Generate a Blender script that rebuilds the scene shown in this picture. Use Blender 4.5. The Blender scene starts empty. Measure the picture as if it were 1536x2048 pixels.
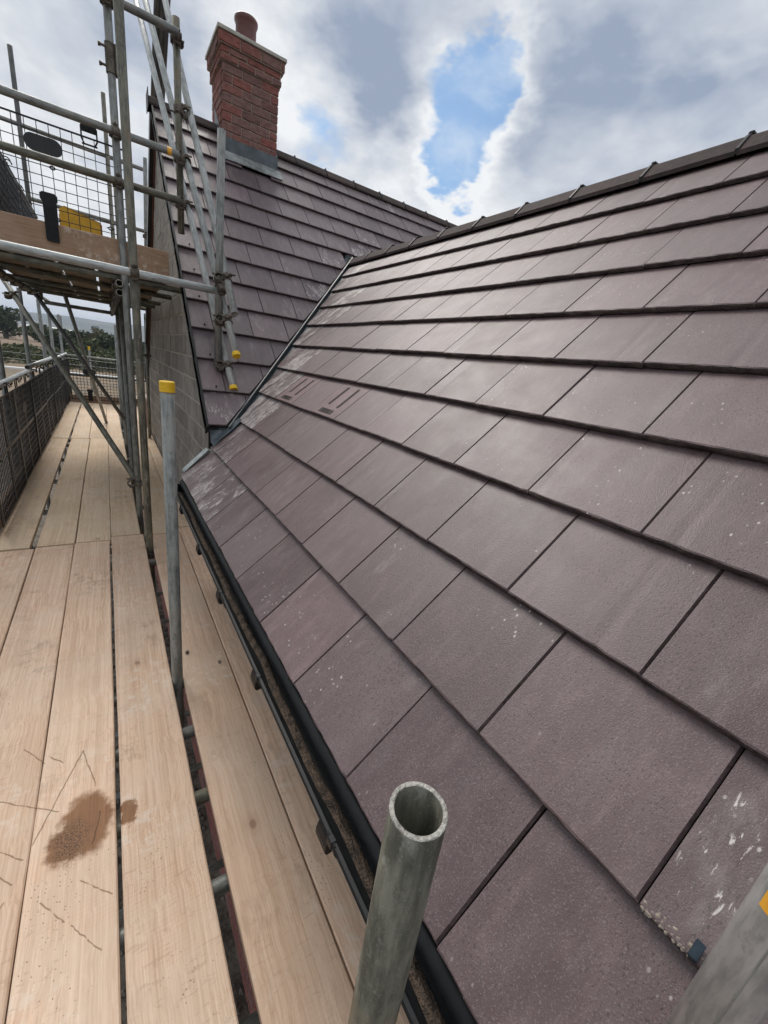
import bpy, bmesh, math, random
from mathutils import Vector, Matrix
R = math.radians
random.seed(11)
scene = bpy.context.scene
COL = scene.collection

# ------------------------------------------------------------------ camera
CAM = Vector((-0.355238, -0.215547, 0.808496))
RX = Vector((0.836782, -0.532024, 0.129409))      # image right
RD = Vector((-0.068752, -0.336572, -0.939144))    # image down
RF = Vector((0.543203, 0.776962, -0.318215))      # view direction
cam_data = bpy.data.cameras.new("camera")
cam_data.sensor_fit = 'HORIZONTAL'
cam_data.sensor_width = 36.0
cam_data.lens = 36.0 * 815.84 / 1536.0
cam_data.clip_start = 0.02
cam_data.clip_end = 20000
cam = bpy.data.objects.new("camera", cam_data)
COL.objects.link(cam)
M = Matrix.Identity(4)
for i in range(3):
    M[i][0] = RX[i]; M[i][1] = -RD[i]; M[i][2] = -RF[i]; M[i][3] = CAM[i]
cam.matrix_world = M
scene.camera = cam

# ------------------------------------------------------------------ light
SUN_EL, SUN_AZ = R(52), R(-3)      # azimuth from +Y towards +X
sd = Vector((math.sin(SUN_AZ) * math.cos(SUN_EL), math.cos(SUN_AZ) * math.cos(SUN_EL), math.sin(SUN_EL)))
sun_data = bpy.data.lights.new("sun", 'SUN')
sun_data.energy = 2.5
sun_data.angle = R(28)
sun_data.color = (1.0, 0.955, 0.89)
sun = bpy.data.objects.new("sun", sun_data)
sun.rotation_euler = sd.to_track_quat('Z', 'Y').to_euler()
sun.location = (0, 0, 20)
COL.objects.link(sun)

world = bpy.data.worlds.new("World")
scene.world = world
world.use_nodes = True
vs = scene.view_settings
vs.view_transform = 'Standard'
vs.look = 'None'
vs.exposure = 0.12
vs.gamma = 1.0
vs.use_curve_mapping = False
scene.cycles.max_bounces = 5
scene.cycles.adaptive_threshold = 0.02
scene.cycles.diffuse_bounces = 2
scene.cycles.glossy_bounces = 2
scene.cycles.transmission_bounces = 2
scene.cycles.caustics_reflective = False
scene.cycles.caustics_refractive = False
scene.cycles.volume_bounces = 0


class NT:
    """small helper to wire shader nodes"""
    def __init__(self, nt):
        self.nt = nt

    def n(self, t, **kw):
        nd = self.nt.nodes.new(t)
        for k, v in kw.items():
            setattr(nd, k, v)
        return nd

    def l(self, a, b):
        self.nt.links.new(a, b)

    def sock(self, inp, v):
        if hasattr(v, 'is_linked') or isinstance(v, bpy.types.NodeSocket):
            self.l(v, inp)
        else:
            inp.default_value = v

    def math(self, op, a, b=None, c=None, clamp=False):
        m = self.n('ShaderNodeMath', operation=op, use_clamp=clamp)
        self.sock(m.inputs[0], a)
        if b is not None:
            self.sock(m.inputs[1], b)
        if c is not None:
            self.sock(m.inputs[2], c)
        return m.outputs[0]

    def vmath(self, op, a, b=None):
        m = self.n('ShaderNodeVectorMath', operation=op)
        self.sock(m.inputs[0], a)
        if b is not None:
            self.sock(m.inputs[1], b)
        return m.outputs['Value'] if op in ('DOT_PRODUCT', 'LENGTH', 'DISTANCE') else m.outputs['Vector']

    def vscale(self, a, s):
        m = self.n('ShaderNodeVectorMath', operation='SCALE')
        self.sock(m.inputs[0], a)
        self.sock(m.inputs['Scale'], s)
        return m.outputs['Vector']

    def noise(self, vec, scale, detail=4, rough=0.55, dist=0.0, lac=2.0):
        m = self.n('ShaderNodeTexNoise')
        self.l(vec, m.inputs['Vector'])
        m.inputs['Scale'].default_value = scale
        m.inputs['Detail'].default_value = detail
        m.inputs['Roughness'].default_value = rough
        m.inputs['Distortion'].default_value = dist
        m.inputs['Lacunarity'].default_value = lac
        return m.outputs['Fac']

    def ramp(self, v, lo, hi, a=0.0, b=1.0, smooth=True):
        m = self.n('ShaderNodeMapRange')
        m.interpolation_type = 'SMOOTHSTEP' if smooth else 'LINEAR'
        self.sock(m.inputs['Value'], v)
        for k, x in (('From Min', lo), ('From Max', hi), ('To Min', a), ('To Max', b)):
            self.sock(m.inputs[k], x)
        return m.outputs['Result']

    def mix(self, f, a, b, mode='MIX'):
        m = self.n('ShaderNodeMix', data_type='RGBA', blend_type=mode)
        self.sock(m.inputs[0], f)
        for i, v in ((6, a), (7, b)):
            if isinstance(v, (tuple, list)):
                v = tuple(v) + ((1.0,) if len(v) == 3 else ())
            self.sock(m.inputs[i], v)
        return m.outputs[2]

    def mapping(self, vec, scale=(1, 1, 1), loc=(0, 0, 0), rot=(0, 0, 0)):
        m = self.n('ShaderNodeMapping')
        self.l(vec, m.inputs['Vector'])
        m.inputs['Scale'].default_value = scale
        m.inputs['Location'].default_value = loc
        m.inputs['Rotation'].default_value = rot
        return m.outputs['Vector']

    def bump(self, h, strength=0.3, dist=0.01, normal=None):
        m = self.n('ShaderNodeBump')
        self.l(h, m.inputs['Height'])
        m.inputs['Strength'].default_value = strength
        m.inputs['Distance'].default_value = dist
        if normal is not None:
            self.l(normal, m.inputs['Normal'])
        return m.outputs['Normal']


# ------------------------------------------------------------------ sky: Nishita blue with broken cloud
def build_sky():
    t = NT(world.node_tree)
    world.node_tree.nodes.clear()
    out = t.n('ShaderNodeOutputWorld')
    bg = t.n('ShaderNodeBackground')
    t.l(bg.outputs[0], out.inputs[0])
    sky = t.n('ShaderNodeTexSky', sky_type='NISHITA')
    sky.sun_disc = False
    sky.sun_elevation = SUN_EL
    sky.sun_rotation = SUN_AZ
    sky.altitude = 60
    sky.air_density = 1.0
    sky.dust_density = 1.0
    sky.ozone_density = 2.0
    blue = t.vmath('MULTIPLY', sky.outputs[0], (0.078, 0.108, 0.122))
    tc = t.n('ShaderNodeTexCoord')
    d = tc.outputs['Generated']
    nrm = t.vmath('NORMALIZE', d)
    sep = t.n('ShaderNodeSeparateXYZ')
    t.l(nrm, sep.inputs[0])
    z = t.math('MAXIMUM', sep.outputs[2], 0.0)
    # cloud layer seen in perspective: divide by height, softened near the horizon
    inv = t.math('DIVIDE', 1.0, t.math('ADD', z, 0.40))
    flat = t.n('ShaderNodeCombineXYZ')
    t.l(t.math('MULTIPLY', sep.outputs[0], inv), flat.inputs[0])
    t.l(t.math('MULTIPLY', sep.outputs[1], inv), flat.inputs[1])
    t.l(t.math('MULTIPLY', z, 1.3), flat.inputs[2])
    p = flat.outputs[0]
    wn = t.n('ShaderNodeTexNoise')
    t.l(p, wn.inputs['Vector'])
    wn.inputs['Scale'].default_value = 2.6
    wn.inputs['Detail'].default_value = 5
    wn.inputs['Roughness'].default_value = 0.62
    wc = t.vmath('SUBTRACT', wn.outputs['Color'], (0.5, 0.5, 0.5))
    pw = t.vmath('ADD', p, t.vscale(wc, 0.12))
    dw = t.vmath('ADD', nrm, t.vscale(wc, 0.22))
    big = t.noise(t.mapping(p, loc=(3.1, 1.7, 0.4)), 1.4, 2, 0.45)
    puff = t.noise(t.mapping(pw, loc=(7.3, 2.2, 5.1)), 5.2, 6, 0.56)
    den = t.math('ADD', t.math('MULTIPLY', big, 0.55), t.math('MULTIPLY', puff, 0.45))

    def lobes(lst):
        tot = None
        for c, r, a in lst:
            h = t.ramp(t.vmath('DISTANCE', dw, c), 0.0, r, a, 0.0)
            tot = h if tot is None else t.math('ADD', tot, h)
        return tot
    # openings where the blue shows; finer, wispier warp at their edges
    wn3 = t.n('ShaderNodeTexNoise')
    t.l(p, wn3.inputs['Vector'])
    wn3.inputs['Scale'].default_value = 9.0
    wn3.inputs['Detail'].default_value = 5
    wn3.inputs['Roughness'].default_value = 0.6
    dw = t.vmath('ADD', dw, t.vscale(t.vmath('SUBTRACT', wn3.outputs['Color'], (0.5, 0.5, 0.5)), 0.07))
    hole = lobes((((0.545, 0.705, 0.452), 0.16, 0.40), ((0.562, 0.735, 0.375), 0.11, 0.40), ((0.552, 0.672, 0.490), 0.095, 0.30),
                  ((0.33, 0.86, 0.40), 0.16, 0.28), ((0.01, 0.93, 0.38), 0.20, 0.16), ((0.17, 0.89, 0.44), 0.13, 0.17), ((0.09, 0.93, 0.33), 0.10, 0.13),
                  ((-0.70, 0.45, 0.55), 0.35, 0.30), ((-0.45, -0.6, 0.65), 0.40, 0.30), ((0.7, -0.3, 0.6), 0.35, 0.3), ((-0.1, 0.1, 0.98), 0.35, 0.3)))
    den2 = t.math('SUBTRACT', t.math('ADD', den, 0.135), hole)
    alpha = t.ramp(den2, 0.36, 0.50)
    edge = t.ramp(den2, 0.48, 0.64, 1.0, 0.0)          # thin rims catch the light
    grey = lobes((((0.425, 0.775, 0.455), 0.33, 0.55), ((0.36, 0.79, 0.50), 0.20, 0.22), ((0.75, 0.48, 0.46), 0.50, 0.50), ((0.66, 0.58, 0.45), 0.16, 0.15), ((0.30, 0.88, 0.27), 0.16, -0.2),
                  ((0.475, 0.80, 0.362), 0.15, -0.80), ((0.262, 0.835, 0.483), 0.17, -0.60), ((0.61, 0.71, 0.345), 0.14, -0.60), ((0.615, 0.655, 0.455), 0.085, -0.35),
                  ((0.02, 0.93, 0.35), 0.30, 0.38), ((0.12, 0.91, 0.38), 0.16, 0.25), ((-0.05, 0.965, 0.22), 0.16, -0.45)))
    gn = t.noise(t.mapping(pw, loc=(1.9, 4.2, 2.1)), 2.1, 3, 0.5)
    thick = t.math('ADD', t.ramp(gn, 0.34, 0.66, 0.22, 0.52), grey)
    # puffy relief: density compared a little way towards the light
    ps = t.vmath('ADD', pw, (-0.03, 0.035, 0.05))
    puff2 = t.noise(t.mapping(ps, loc=(7.3, 2.2, 5.1)), 5.2, 4, 0.56)
    thick = t.math('SUBTRACT', thick, t.math('MULTIPLY', t.math('SUBTRACT', puff, puff2), 1.5))
    thick = t.math('SUBTRACT', thick, t.math('MULTIPLY', edge, 0.45))
    ccol = t.mix(t.ramp(thick, 0.0, 1.0, smooth=False), (0.86, 0.875, 0.89), (0.30, 0.36, 0.475))
    blue2 = t.mix(0.05, blue, (0.62, 0.72, 0.85))
    # thin veils drift across the blue
    veil = t.math('ADD', 0.12, t.math('MULTIPLY', t.ramp(puff, 0.42, 0.70), 0.5))
    blue2 = t.mix(veil, blue2, (0.70, 0.78, 0.88))
    col = t.mix(alpha, blue2, ccol)
    # pale haze towards the horizon
    hz = t.ramp(sep.outputs[2], 0.0, 0.16, 1.0, 0.0)
    col = t.mix(t.math('MULTIPLY', hz, 0.8), col, (0.80, 0.83, 0.87))
    t.l(col, bg.inputs['Color'])
    bg.inputs['Strength'].default_value = 1.0
    world.cycles.sampling_method = 'MANUAL'
    world.cycles.sample_map_resolution = 512


build_sky()

# ------------------------------------------------------------------ materials
MATS = {}


def material(name):
    m = bpy.data.materials.new(name)
    m.use_nodes = True
    t = NT(m.node_tree)
    b = m.node_tree.nodes['Principled BSDF']
    MATS[name] = m
    tc = t.n('ShaderNodeTexCoord')
    oi = t.n('ShaderNodeObjectInfo')
    off = t.vmath('ADD', tc.outputs['Object'], t.vscale(oi.outputs['Location'], 7.31))
    rnd = oi.outputs['Random']
    rv = t.n('ShaderNodeCombineXYZ')
    t.l(t.math('MULTIPLY', rnd, 37.0), rv.inputs[0])
    t.l(t.math('MULTIPLY', rnd, 91.0), rv.inputs[1])
    vec = t.vmath('ADD', off, rv.outputs[0])
    geo = t.n('ShaderNodeNewGeometry')
    return m, t, b, vec, rnd, geo.outputs['Position'], oi


def simple(name, col, rough=0.6, metal=0.0, var=0.15, scale=30.0, bump=0.15, spec=0.5, col2=None, bdist=0.004):
    m, t, b, v, rnd, pos, oi = material(name)
    n1 = t.noise(v, scale, 3, 0.6)
    n2 = t.noise(v, scale * 0.17, 2, 0.5)
    f = t.math('ADD', t.math('MULTIPLY', n1, 0.5), t.math('MULTIPLY', n2, 0.5))
    c2 = col2 if col2 else tuple(c * (1 - 2.2 * var) for c in col)
    c = t.mix(t.ramp(f, 0.32, 0.68), c2, tuple(min(1, x * (1 + var)) for x in col))
    hv = t.math('ADD', 1 - var * 0.7, t.math('MULTIPLY', rnd, var * 1.4))
    c = t.vscale(c, hv)
    t.l(c, b.inputs['Base Color'])
    t.l(t.math('ADD', rough - 0.08, t.math('MULTIPLY', n2, 0.16)), b.inputs['Roughness'])
    b.inputs['Metallic'].default_value = metal
    b.inputs['Specular IOR Level'].default_value = spec
    if bump:
        t.l(t.bump(n1, bump, bdist), b.inputs['Normal'])
    return m


def tile_material(name, base, base2, dusty):
    m, t, b, v, rnd, pos, oi = material(name)
    sepc = t.n('ShaderNodeSeparateColor')
    t.l(oi.outputs['Color'], sepc.inputs[0])
    stain_amt, tint = sepc.outputs[0], sepc.outputs[1]
    streak = t.mapping(v, scale=(1.0, 0.30, 1.0))
    cloud = t.noise(v, 7.0, 3, 0.6)
    cloud2 = t.noise(streak, 30.0, 4, 0.65)
    c = t.mix(t.ramp(cloud, 0.3, 0.7), base, base2)
    c = t.mix(t.math('MULTIPLY', t.ramp(cloud2, 0.45, 0.72), 0.5), c, tuple(x * 1.5 for x in base2))
    c = t.vscale(c, t.math('ADD', 0.76, t.math('MULTIPLY', rnd, 0.48)))
    c = t.mix(t.math('MULTIPLY', tint, 0.5), c, (0.17, 0.125, 0.125))
    # fine dark pits, a little elongated down the slope
    pit = t.noise(t.mapping(v, scale=(1, 0.5, 1)), 300.0, 2, 0.65)
    patch = t.ramp(cloud, 0.36, 0.60, 0.30, 1.0)
    pf = t.math('MULTIPLY', t.ramp(pit, 0.575, 0.65), t.math('MULTIPLY', patch, 0.7))
    c = t.mix(pf, c, (0.028, 0.024, 0.024))
    # pale grains
    gr = t.noise(v, 430.0, 1, 0.5)
    c = t.mix(t.math('MULTIPLY', t.ramp(gr, 0.58, 0.70), 0.22), c, (0.36, 0.33, 0.32))
    # dusty film in drifts
    film = t.ramp(t.noise(streak, 12.0, 3, 0.7), 0.45, 0.8)
    c = t.mix(t.math('MULTIPLY', film, dusty), c, (0.33, 0.31, 0.30))
    # cement wash and scrape marks running down the slope
    sc = t.noise(t.mapping(v, scale=(1.0, 0.20, 1.0)), 115.0, 4, 0.75, 0.5)
    big = t.noise(t.mapping(v, scale=(1.0, 0.6, 1.0)), 9.0, 3, 0.55)
    lim = t.math('SUBTRACT', 0.80, t.math('MULTIPLY', stain_amt, 0.34))
    bl = t.math('SUBTRACT', 0.63, t.math('MULTIPLY', stain_amt, 0.22))
    zone = t.ramp(big, bl, t.math('ADD', bl, 0.08))
    mask = t.math('MULTIPLY', t.ramp(sc, t.math('SUBTRACT', lim, 0.02), t.math('ADD', lim, 0.05)), zone)
    wash = t.math('MULTIPLY', t.math('MULTIPLY', t.ramp(cloud2, 0.35, 0.7), zone), t.math('MULTIPLY', stain_amt, 0.36))
    c = t.mix(wash, c, (0.40, 0.37, 0.35))
    c = t.mix(t.math('MULTIPLY', mask, 0.8), c, (0.62, 0.58, 0.55))
    # stray pale splashes
    vor = t.n('ShaderNodeTexVoronoi')
    t.l(t.mapping(v, scale=(1.0, 0.6, 1.0)), vor.inputs['Vector'])
    vor.inputs['Scale'].default_value = 70.0
    sp = t.math('MULTIPLY', t.ramp(vor.outputs['Distance'], 0.08, 0.2, 1.0, 0.0), t.ramp(t.noise(v, 4.2, 3, 0.7), 0.56, 0.64))
    c = t.mix(t.math('MULTIPLY', sp, 0.75), c, (0.54, 0.51, 0.48))
    t.l(c, b.inputs['Base Color'])
    t.l(t.math('ADD', t.ramp(cloud, 0.2, 0.8, 0.33, 0.45), t.math('MULTIPLY', gr, 0.16)), b.inputs['Roughness'])
    b.inputs['Specular IOR Level'].default_value = 0.5
    h = t.math('SUBTRACT', t.math('ADD', gr, t.math('MULTIPLY', cloud2, 0.12)), t.math('MULTIPLY', pit, 0.8))
    t.l(t.bump(h, 0.34, 0.0016), b.inputs['Normal'])
    return m


tile_material('tile_front', (0.098, 0.062, 0.063), (0.126, 0.084, 0.085), 0.11)
tile_material('tile_gable', (0.102, 0.071, 0.076), (0.128, 0.094, 0.100), 0.12)
simple('tile_side', (0.070, 0.049, 0.050), 0.9, 0, 0.2, 120, 0.3, spec=0.15)
simple('tile_edge', (0.075, 0.056, 0.052), 0.8, 0, 0.3, 160, 0.8, bdist=0.004)
simple('vent_plastic', (0.185, 0.120, 0.120), 0.45, 0, 0.10, 50, 0.1)
simple('vent_slot', (0.035, 0.028, 0.028), 0.6, 0, 0.2, 50, 0)
simple('ridge_clay', (0.066, 0.048, 0.045), 0.85, 0, 0.25, 40, 0.3, spec=0.2, col2=(0.045, 0.037, 0.035))
simple('black_plastic', (0.009, 0.010, 0.011), 0.5, 0, 0.2, 60, 0.05, spec=0.3)
simple('black_mesh', (0.014, 0.014, 0.016), 0.45, 0, 0.2, 60, 0.0)
simple('underlay', (0.010, 0.010, 0.011), 0.8, 0, 0.2, 30, 0.1)
simple('lead', (0.085, 0.105, 0.115), 0.42, 0.25, 0.25, 14, 0.35, bdist=0.006)
simple('lead_pale', (0.30, 0.32, 0.31), 0.5, 0.3, 0.28, 22, 0.3)
simple('valley_grey', (0.055, 0.068, 0.075), 0.45, 0, 0.15, 25, 0.1)
simple('gutter_debris', (0.105, 0.075, 0.055), 0.95, 0, 0.45, 220, 1.0, bdist=0.01, col2=(0.018, 0.015, 0.013))
simple('crumb', (0.34, 0.29, 0.24), 0.95, 0, 0.2, 120, 0.6)
simple('mortar_red', (0.42, 0.35, 0.29), 0.9, 0, 0.12, 120, 0.6)
simple('mortar_block', (0.46, 0.42, 0.35), 0.9, 0, 0.12, 120, 0.6)
simple('slab', (0.50, 0.48, 0.42), 0.75, 0, 0.12, 60, 0.3)
simple('terracotta', (0.155, 0.058, 0.050), 0.42, 0, 0.12, 25, 0.1)
simple('bargeboard', (0.012, 0.013, 0.014), 0.4, 0, 0.1, 30, 0.0)
simple('undercloak', (0.20, 0.075, 0.055), 0.8, 0, 0.2, 60, 0.3)
simple('yellow_plastic', (0.80, 0.50, 0.015), 0.45, 0, 0.08, 50, 0.05)
simple('yellow_sheet', (0.72, 0.40, 0.02), 0.5, 0, 0.10, 20, 0.05)
simple('orange_steel', (0.55, 0.20, 0.05), 0.55, 0, 0.15, 40, 0.1)
simple('tape', (0.85, 0.42, 0.04), 0.4, 0, 0.05, 40, 0.05)
simple('blue_clip', (0.035, 0.055, 0.075), 0.35, 0.3, 0.2, 60, 0.1)
simple('coupler_steel', (0.13, 0.115, 0.095), 0.6, 0.45, 0.4, 90, 0.5, col2=(0.05, 0.035, 0.025))
simple('stone', (0.16, 0.14, 0.12), 0.9, 0, 0.25, 60, 0.6)
simple('fence_steel', (0.30, 0.31, 0.31), 0.5, 0.3, 0.15, 4, 0.0)
simple('white_sheet', (0.75, 0.75, 0.74), 0.6, 0, 0.1, 0.3, 0.0)
simple('tower_wall', (0.16, 0.13, 0.12), 0.8, 0, 0.1, 0.3, 0.0)
simple('trunk', (0.06, 0.045, 0.03), 0.9, 0, 0.2, 3, 0.0)


def foliage(name, a, b_):
    m, t, b, v, rnd, pos, oi = material(name)
    n = t.noise(pos, 0.55, 3, 0.6)
    n2 = t.noise(pos, 5.0, 2, 0.6)
    c = t.mix(t.ramp(n, 0.3, 0.7), a, b_)
    c = t.vscale(c, t.math('ADD', 0.6, t.math('MULTIPLY', n2, 0.8)))
    t.l(c, b.inputs['Base Color'])
    b.inputs['Roughness'].default_value = 0.75
    return m


foliage('leaf_dark', (0.030, 0.048, 0.016), (0.052, 0.070, 0.022))
foliage('leaf_mid', (0.050, 0.070, 0.022), (0.085, 0.098, 0.032))
foliage('leaf_olive', (0.075, 0.080, 0.034), (0.115, 0.108, 0.05))


def ground_mat():
    m, t, b, v, rnd, pos, oi = material('earth')
    n = t.noise(pos, 9.0, 6, 0.7)
    n2 = t.noise(pos, 0.25, 4, 0.6)
    c = t.mix(t.ramp(n, 0.35, 0.65), (0.055, 0.045, 0.036), (0.17, 0.145, 0.115))
    dry = t.mix(t.ramp(n2, 0.4, 0.6), (0.145, 0.115, 0.078), (0.20, 0.145, 0.09))
    sep = t.n('ShaderNodeSeparateXYZ')
    t.l(pos, sep.inputs[0])
    far = t.ramp(sep.outputs[1], 30.0, 60.0)
    c = t.mix(far, c, dry)
    t.l(c, b.inputs['Base Color'])
    b.inputs['Roughness'].default_value = 0.95
    t.l(t.bump(n, 0.8, 0.03), b.inputs['Normal'])
    m, t, b, v, rnd, pos, oi = material('field')
    n = t.noise(pos, 0.05, 4, 0.6)
    t.l(t.mix(n, (0.15, 0.098, 0.062), (0.20, 0.14, 0.088)), b.inputs['Base Color'])
    b.inputs['Roughness'].default_value = 0.95
    m, t, b, v, rnd, pos, oi = material('hillside')
    n = t.noise(pos, 0.004, 5, 0.6)
    t.l(t.mix(t.ramp(n, 0.4, 0.6), (0.035, 0.05, 0.03), (0.10, 0.105, 0.06)), b.inputs['Base Color'])
    b.inputs['Roughness'].default_value = 0.95


ground_mat()


def steel_material(name, a, b_, rust, metal=0.35, rough=0.5):
    m, t, b, v, rnd, pos, oi = material(name)
    st = t.mapping(v, scale=(1.0, 1.0, 0.16))
    n1 = t.noise(st, 70.0, 5, 0.65)
    n2 = t.noise(v, 9.0, 4, 0.6)
    n3 = t.noise(v, 420.0, 3, 0.65)
    f = t.math('ADD', t.math('MULTIPLY', n1, 0.6), t.math('MULTIPLY', n2, 0.4))
    c = t.mix(t.ramp(f, 0.38, 0.60), a, b_)
    c = t.mix(t.math('MULTIPLY', t.ramp(n2, 0.50, 0.66), rust), c, (0.17, 0.12, 0.068))
    n4 = t.noise(t.mapping(v, scale=(1, 1, .5)), 34.0, 4, 0.7)
    c = t.mix(t.math('MULTIPLY', t.ramp(n4, 0.56, 0.70), 0.5), c, tuple(x * 0.45 for x in a))
    c = t.mix(t.math('MULTIPLY', t.ramp(n4, 0.40, 0.30), 0.35), c, (0.45, 0.44, 0.40))
    c = t.mix(t.math('MULTIPLY', t.ramp(n3, 0.60, 0.72), 0.45), c, (0.42, 0.43, 0.42))
    c = t.vscale(c, t.math('ADD', 0.82, t.math('MULTIPLY', rnd, 0.3)))
    t.l(c, b.inputs['Base Color'])
    b.inputs['Metallic'].default_value = metal
    t.l(t.ramp(n1, 0.3, 0.7, rough - 0.08, rough + 0.12), b.inputs['Roughness'])
    t.l(t.bump(t.math('ADD', n1, n3), 0.12, 0.002), b.inputs['Normal'])


steel_material('galvanised', (0.140, 0.148, 0.138), (0.285, 0.297, 0.28), 0.2)
steel_material('old_tube', (0.078, 0.078, 0.060), (0.215, 0.21, 0.165), 0.6, 0.2, 0.55)
steel_material('bright_tube', (0.30, 0.322, 0.315), (0.56, 0.585, 0.57), 0.07, 0.25, 0.4)
steel_material('new_tube', (0.46, 0.49, 0.485), (0.80, 0.82, 0.81), 0.03, 0.05, 0.4)
steel_material('dark_tube', (0.075, 0.08, 0.08), (0.13, 0.135, 0.13), 0.2, 0.2, 0.6)
simple('cut_rim', (0.42, 0.41, 0.37), 0.55, 0.3, 0.35, 260, 0.9, col2=(0.16, 0.15, 0.13))


def wood_material(name, a, b_, dark, scuff, marks=False, wash=0.35):
    m, t, b, v, rnd, pos, oi = material(name)
    g = t.mapping(v, scale=(1.0, 0.016, 1.0))
    warp = t.noise(v, 3.0, 3, 0.5)
    gv = t.vmath('ADD', g, t.vscale(rvec(t, warp), 0.05))
    g1 = t.noise(gv, 190.0, 3, 0.7)
    g2 = t.noise(gv, 38.0, 3, 0.65)
    blot = t.noise(v, 3.2, 4, 0.6)
    c = t.mix(t.ramp(g2, 0.3, 0.7), a, b_)
    c = t.mix(t.math('MULTIPLY', t.ramp(g1, 0.46, 0.64), 0.42), c, dark)
    c = t.mix(t.math('MULTIPLY', t.ramp(g1, 0.46, 0.34), 0.3), c, tuple(min(1, x * 1.25) for x in b_))
    # saw marks: fine arcs across the board
    wv = t.n('ShaderNodeTexWave', wave_type='RINGS', bands_direction='Z')
    t.l(t.mapping(v, scale=(1, 1, 0.001), loc=(0.45, 0.2, 0)), wv.inputs['Vector'])
    wv.inputs['Scale'].default_value = 26.0
    wv.inputs['Distortion'].default_value = 2.2
    wv.inputs['Detail'].default_value = 2.0
    sawpatch = t.ramp(t.noise(v, 2.1, 2, 0.5), 0.50, 0.62)
    c = t.mix(t.math('MULTIPLY', t.math('MULTIPLY', t.ramp(wv.outputs['Fac'], 0.5, 0.95), sawpatch), 0.10), c, dark)
    # pale dusty wear
    c = t.mix(t.math('MULTIPLY', t.ramp(blot, 0.42, 0.66), wash), c, (0.60, 0.50, 0.40))
    c = t.mix(t.math('MULTIPLY', t.ramp(t.noise(v, 1.1, 3, 0.6), 0.48, 0.7), 0.35), c, tuple(x * 0.78 for x in a))
    kn = t.n('ShaderNodeTexVoronoi')
    t.l(t.mapping(v, scale=(1.0, 0.75, 0.01)), kn.inputs['Vector'])
    kn.inputs['Scale'].default_value = 2.6
    kr = t.math('ADD', kn.outputs['Distance'], t.math('MULTIPLY', t.math('SUBTRACT', g2, 0.5), 0.03))
    c = t.mix(t.ramp(kr, 0.022, 0.042, 0.8, 0.0), c, tuple(x * 0.6 for x in dark))
    c = t.mix(t.ramp(kr, 0.03, 0.12, 0.3, 0.0), c, dark)
    # grit and dents
    vor = t.n('ShaderNodeTexVoronoi')
    t.l(v, vor.inputs['Vector'])
    vor.inputs['Scale'].default_value = 90.0
    grit = t.math('MULTIPLY', t.ramp(vor.outputs['Distance'], 0.08, 0.20, 1.0, 0.0), t.ramp(t.noise(v, 4.0, 3, 0.7), 0.53, 0.63))
    c = t.mix(t.math('MULTIPLY', grit, scuff), c, (0.10, 0.075, 0.055))
    scr = t.noise(t.mapping(v, scale=(0.35, 1.4, 1), rot=(0, 0, 0.5)), 55.0, 3, 0.6, 1.0)
    scm = t.math('MULTIPLY', t.ramp(scr, 0.61, 0.65), t.ramp(t.noise(v, 2.6, 2, 0.5), 0.48, 0.58))
    dust = t.math('MULTIPLY', t.ramp(t.noise(v, 22.0, 5, 0.7), 0.50, 0.62), t.ramp(t.noise(v, 2.3, 3, 0.6), 0.50, 0.64))
    c = t.mix(t.math('MULTIPLY', dust, 0.45), c, (0.66, 0.58, 0.49))
    grime = t.math('MULTIPLY', t.ramp(t.noise(v, 14.0, 5, 0.7), 0.48, 0.66), t.ramp(t.noise(v, 1.7, 3, 0.6), 0.50, 0.66))
    c = t.mix(t.math('MULTIPLY', grime, 0.42), c, (0.24, 0.165, 0.115))
    c = t.mix(t.math('MULTIPLY', scm, 0.28), c, dark)
    c = t.vscale(c, t.math('ADD', 1.0, t.math('MULTIPLY', rnd, 0.16)))
    if marks:
        sep = t.n('ShaderNodeSeparateXYZ')
        t.l(pos, sep.inputs[0])
        flat = t.n('ShaderNodeCombineXYZ')
        t.l(sep.outputs[0], flat.inputs[0])
        t.l(sep.outputs[1], flat.inputs[1])
        p2 = flat.outputs[0]
        wn = t.n('ShaderNodeTexNoise')
        t.l(p2, wn.inputs['Vector'])
        wn.inputs['Scale'].default_value = 34.0
        wn.inputs['Detail'].default_value = 6
        pj = t.vmath('ADD', p2, t.vscale(t.vmath('SUBTRACT', wn.outputs['Color'], (0.5, 0.5, 0.5)), 0.010))
        # knife cuts on the boards
        for (x0, y0), (x1, y1), w in CUTS:
            ba = Vector((x1 - x0, y1 - y0, 0))
            pa = t.vmath('SUBTRACT', pj, (x0, y0, 0.0))
            h = t.math('DIVIDE', t.vmath('DOT_PRODUCT', pa, tuple(ba)), ba.length_squared, clamp=True)
            dd = t.vmath('LENGTH', t.vmath('SUBTRACT', pa, t.vscale(rconst(t, ba), h)))
            c = t.mix(t.ramp(dd, w * 0.4, w, 0.75, 0.0), c, (0.20, 0.115, 0.06))
        # wet brown spill
        pj2 = t.vmath('ADD', p2, t.vscale(t.vmath('SUBTRACT', wn.outputs['Color'], (0.5, 0.5, 0.5)), 0.055))
        spill = None
        for cx_, cy_, rx, ry in ((-0.515, 1.005, 0.082, 0.125), (-0.565, 0.955, 0.062, 0.07), (-0.400, 0.985, 0.030, 0.060)):
            q = t.vmath('MULTIPLY', t.vmath('SUBTRACT', pj2, (cx_, cy_, 0.0)), (1 / rx, 1 / ry, 0.0))
            s = t.ramp(t.vmath('LENGTH', q), 0.70, 1.03, 1.0, 0.0)
            spill = s if spill is None else t.math('MAXIMUM', spill, s)
        dirt = t.ramp(t.vmath('LENGTH', t.vmath('MULTIPLY', t.vmath('SUBTRACT', pj2, (-0.555, 0.965, 0.0)), (16.0, 11.0, 0.0))), 0.3, 1.15, 1.0, 0.0)
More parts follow.
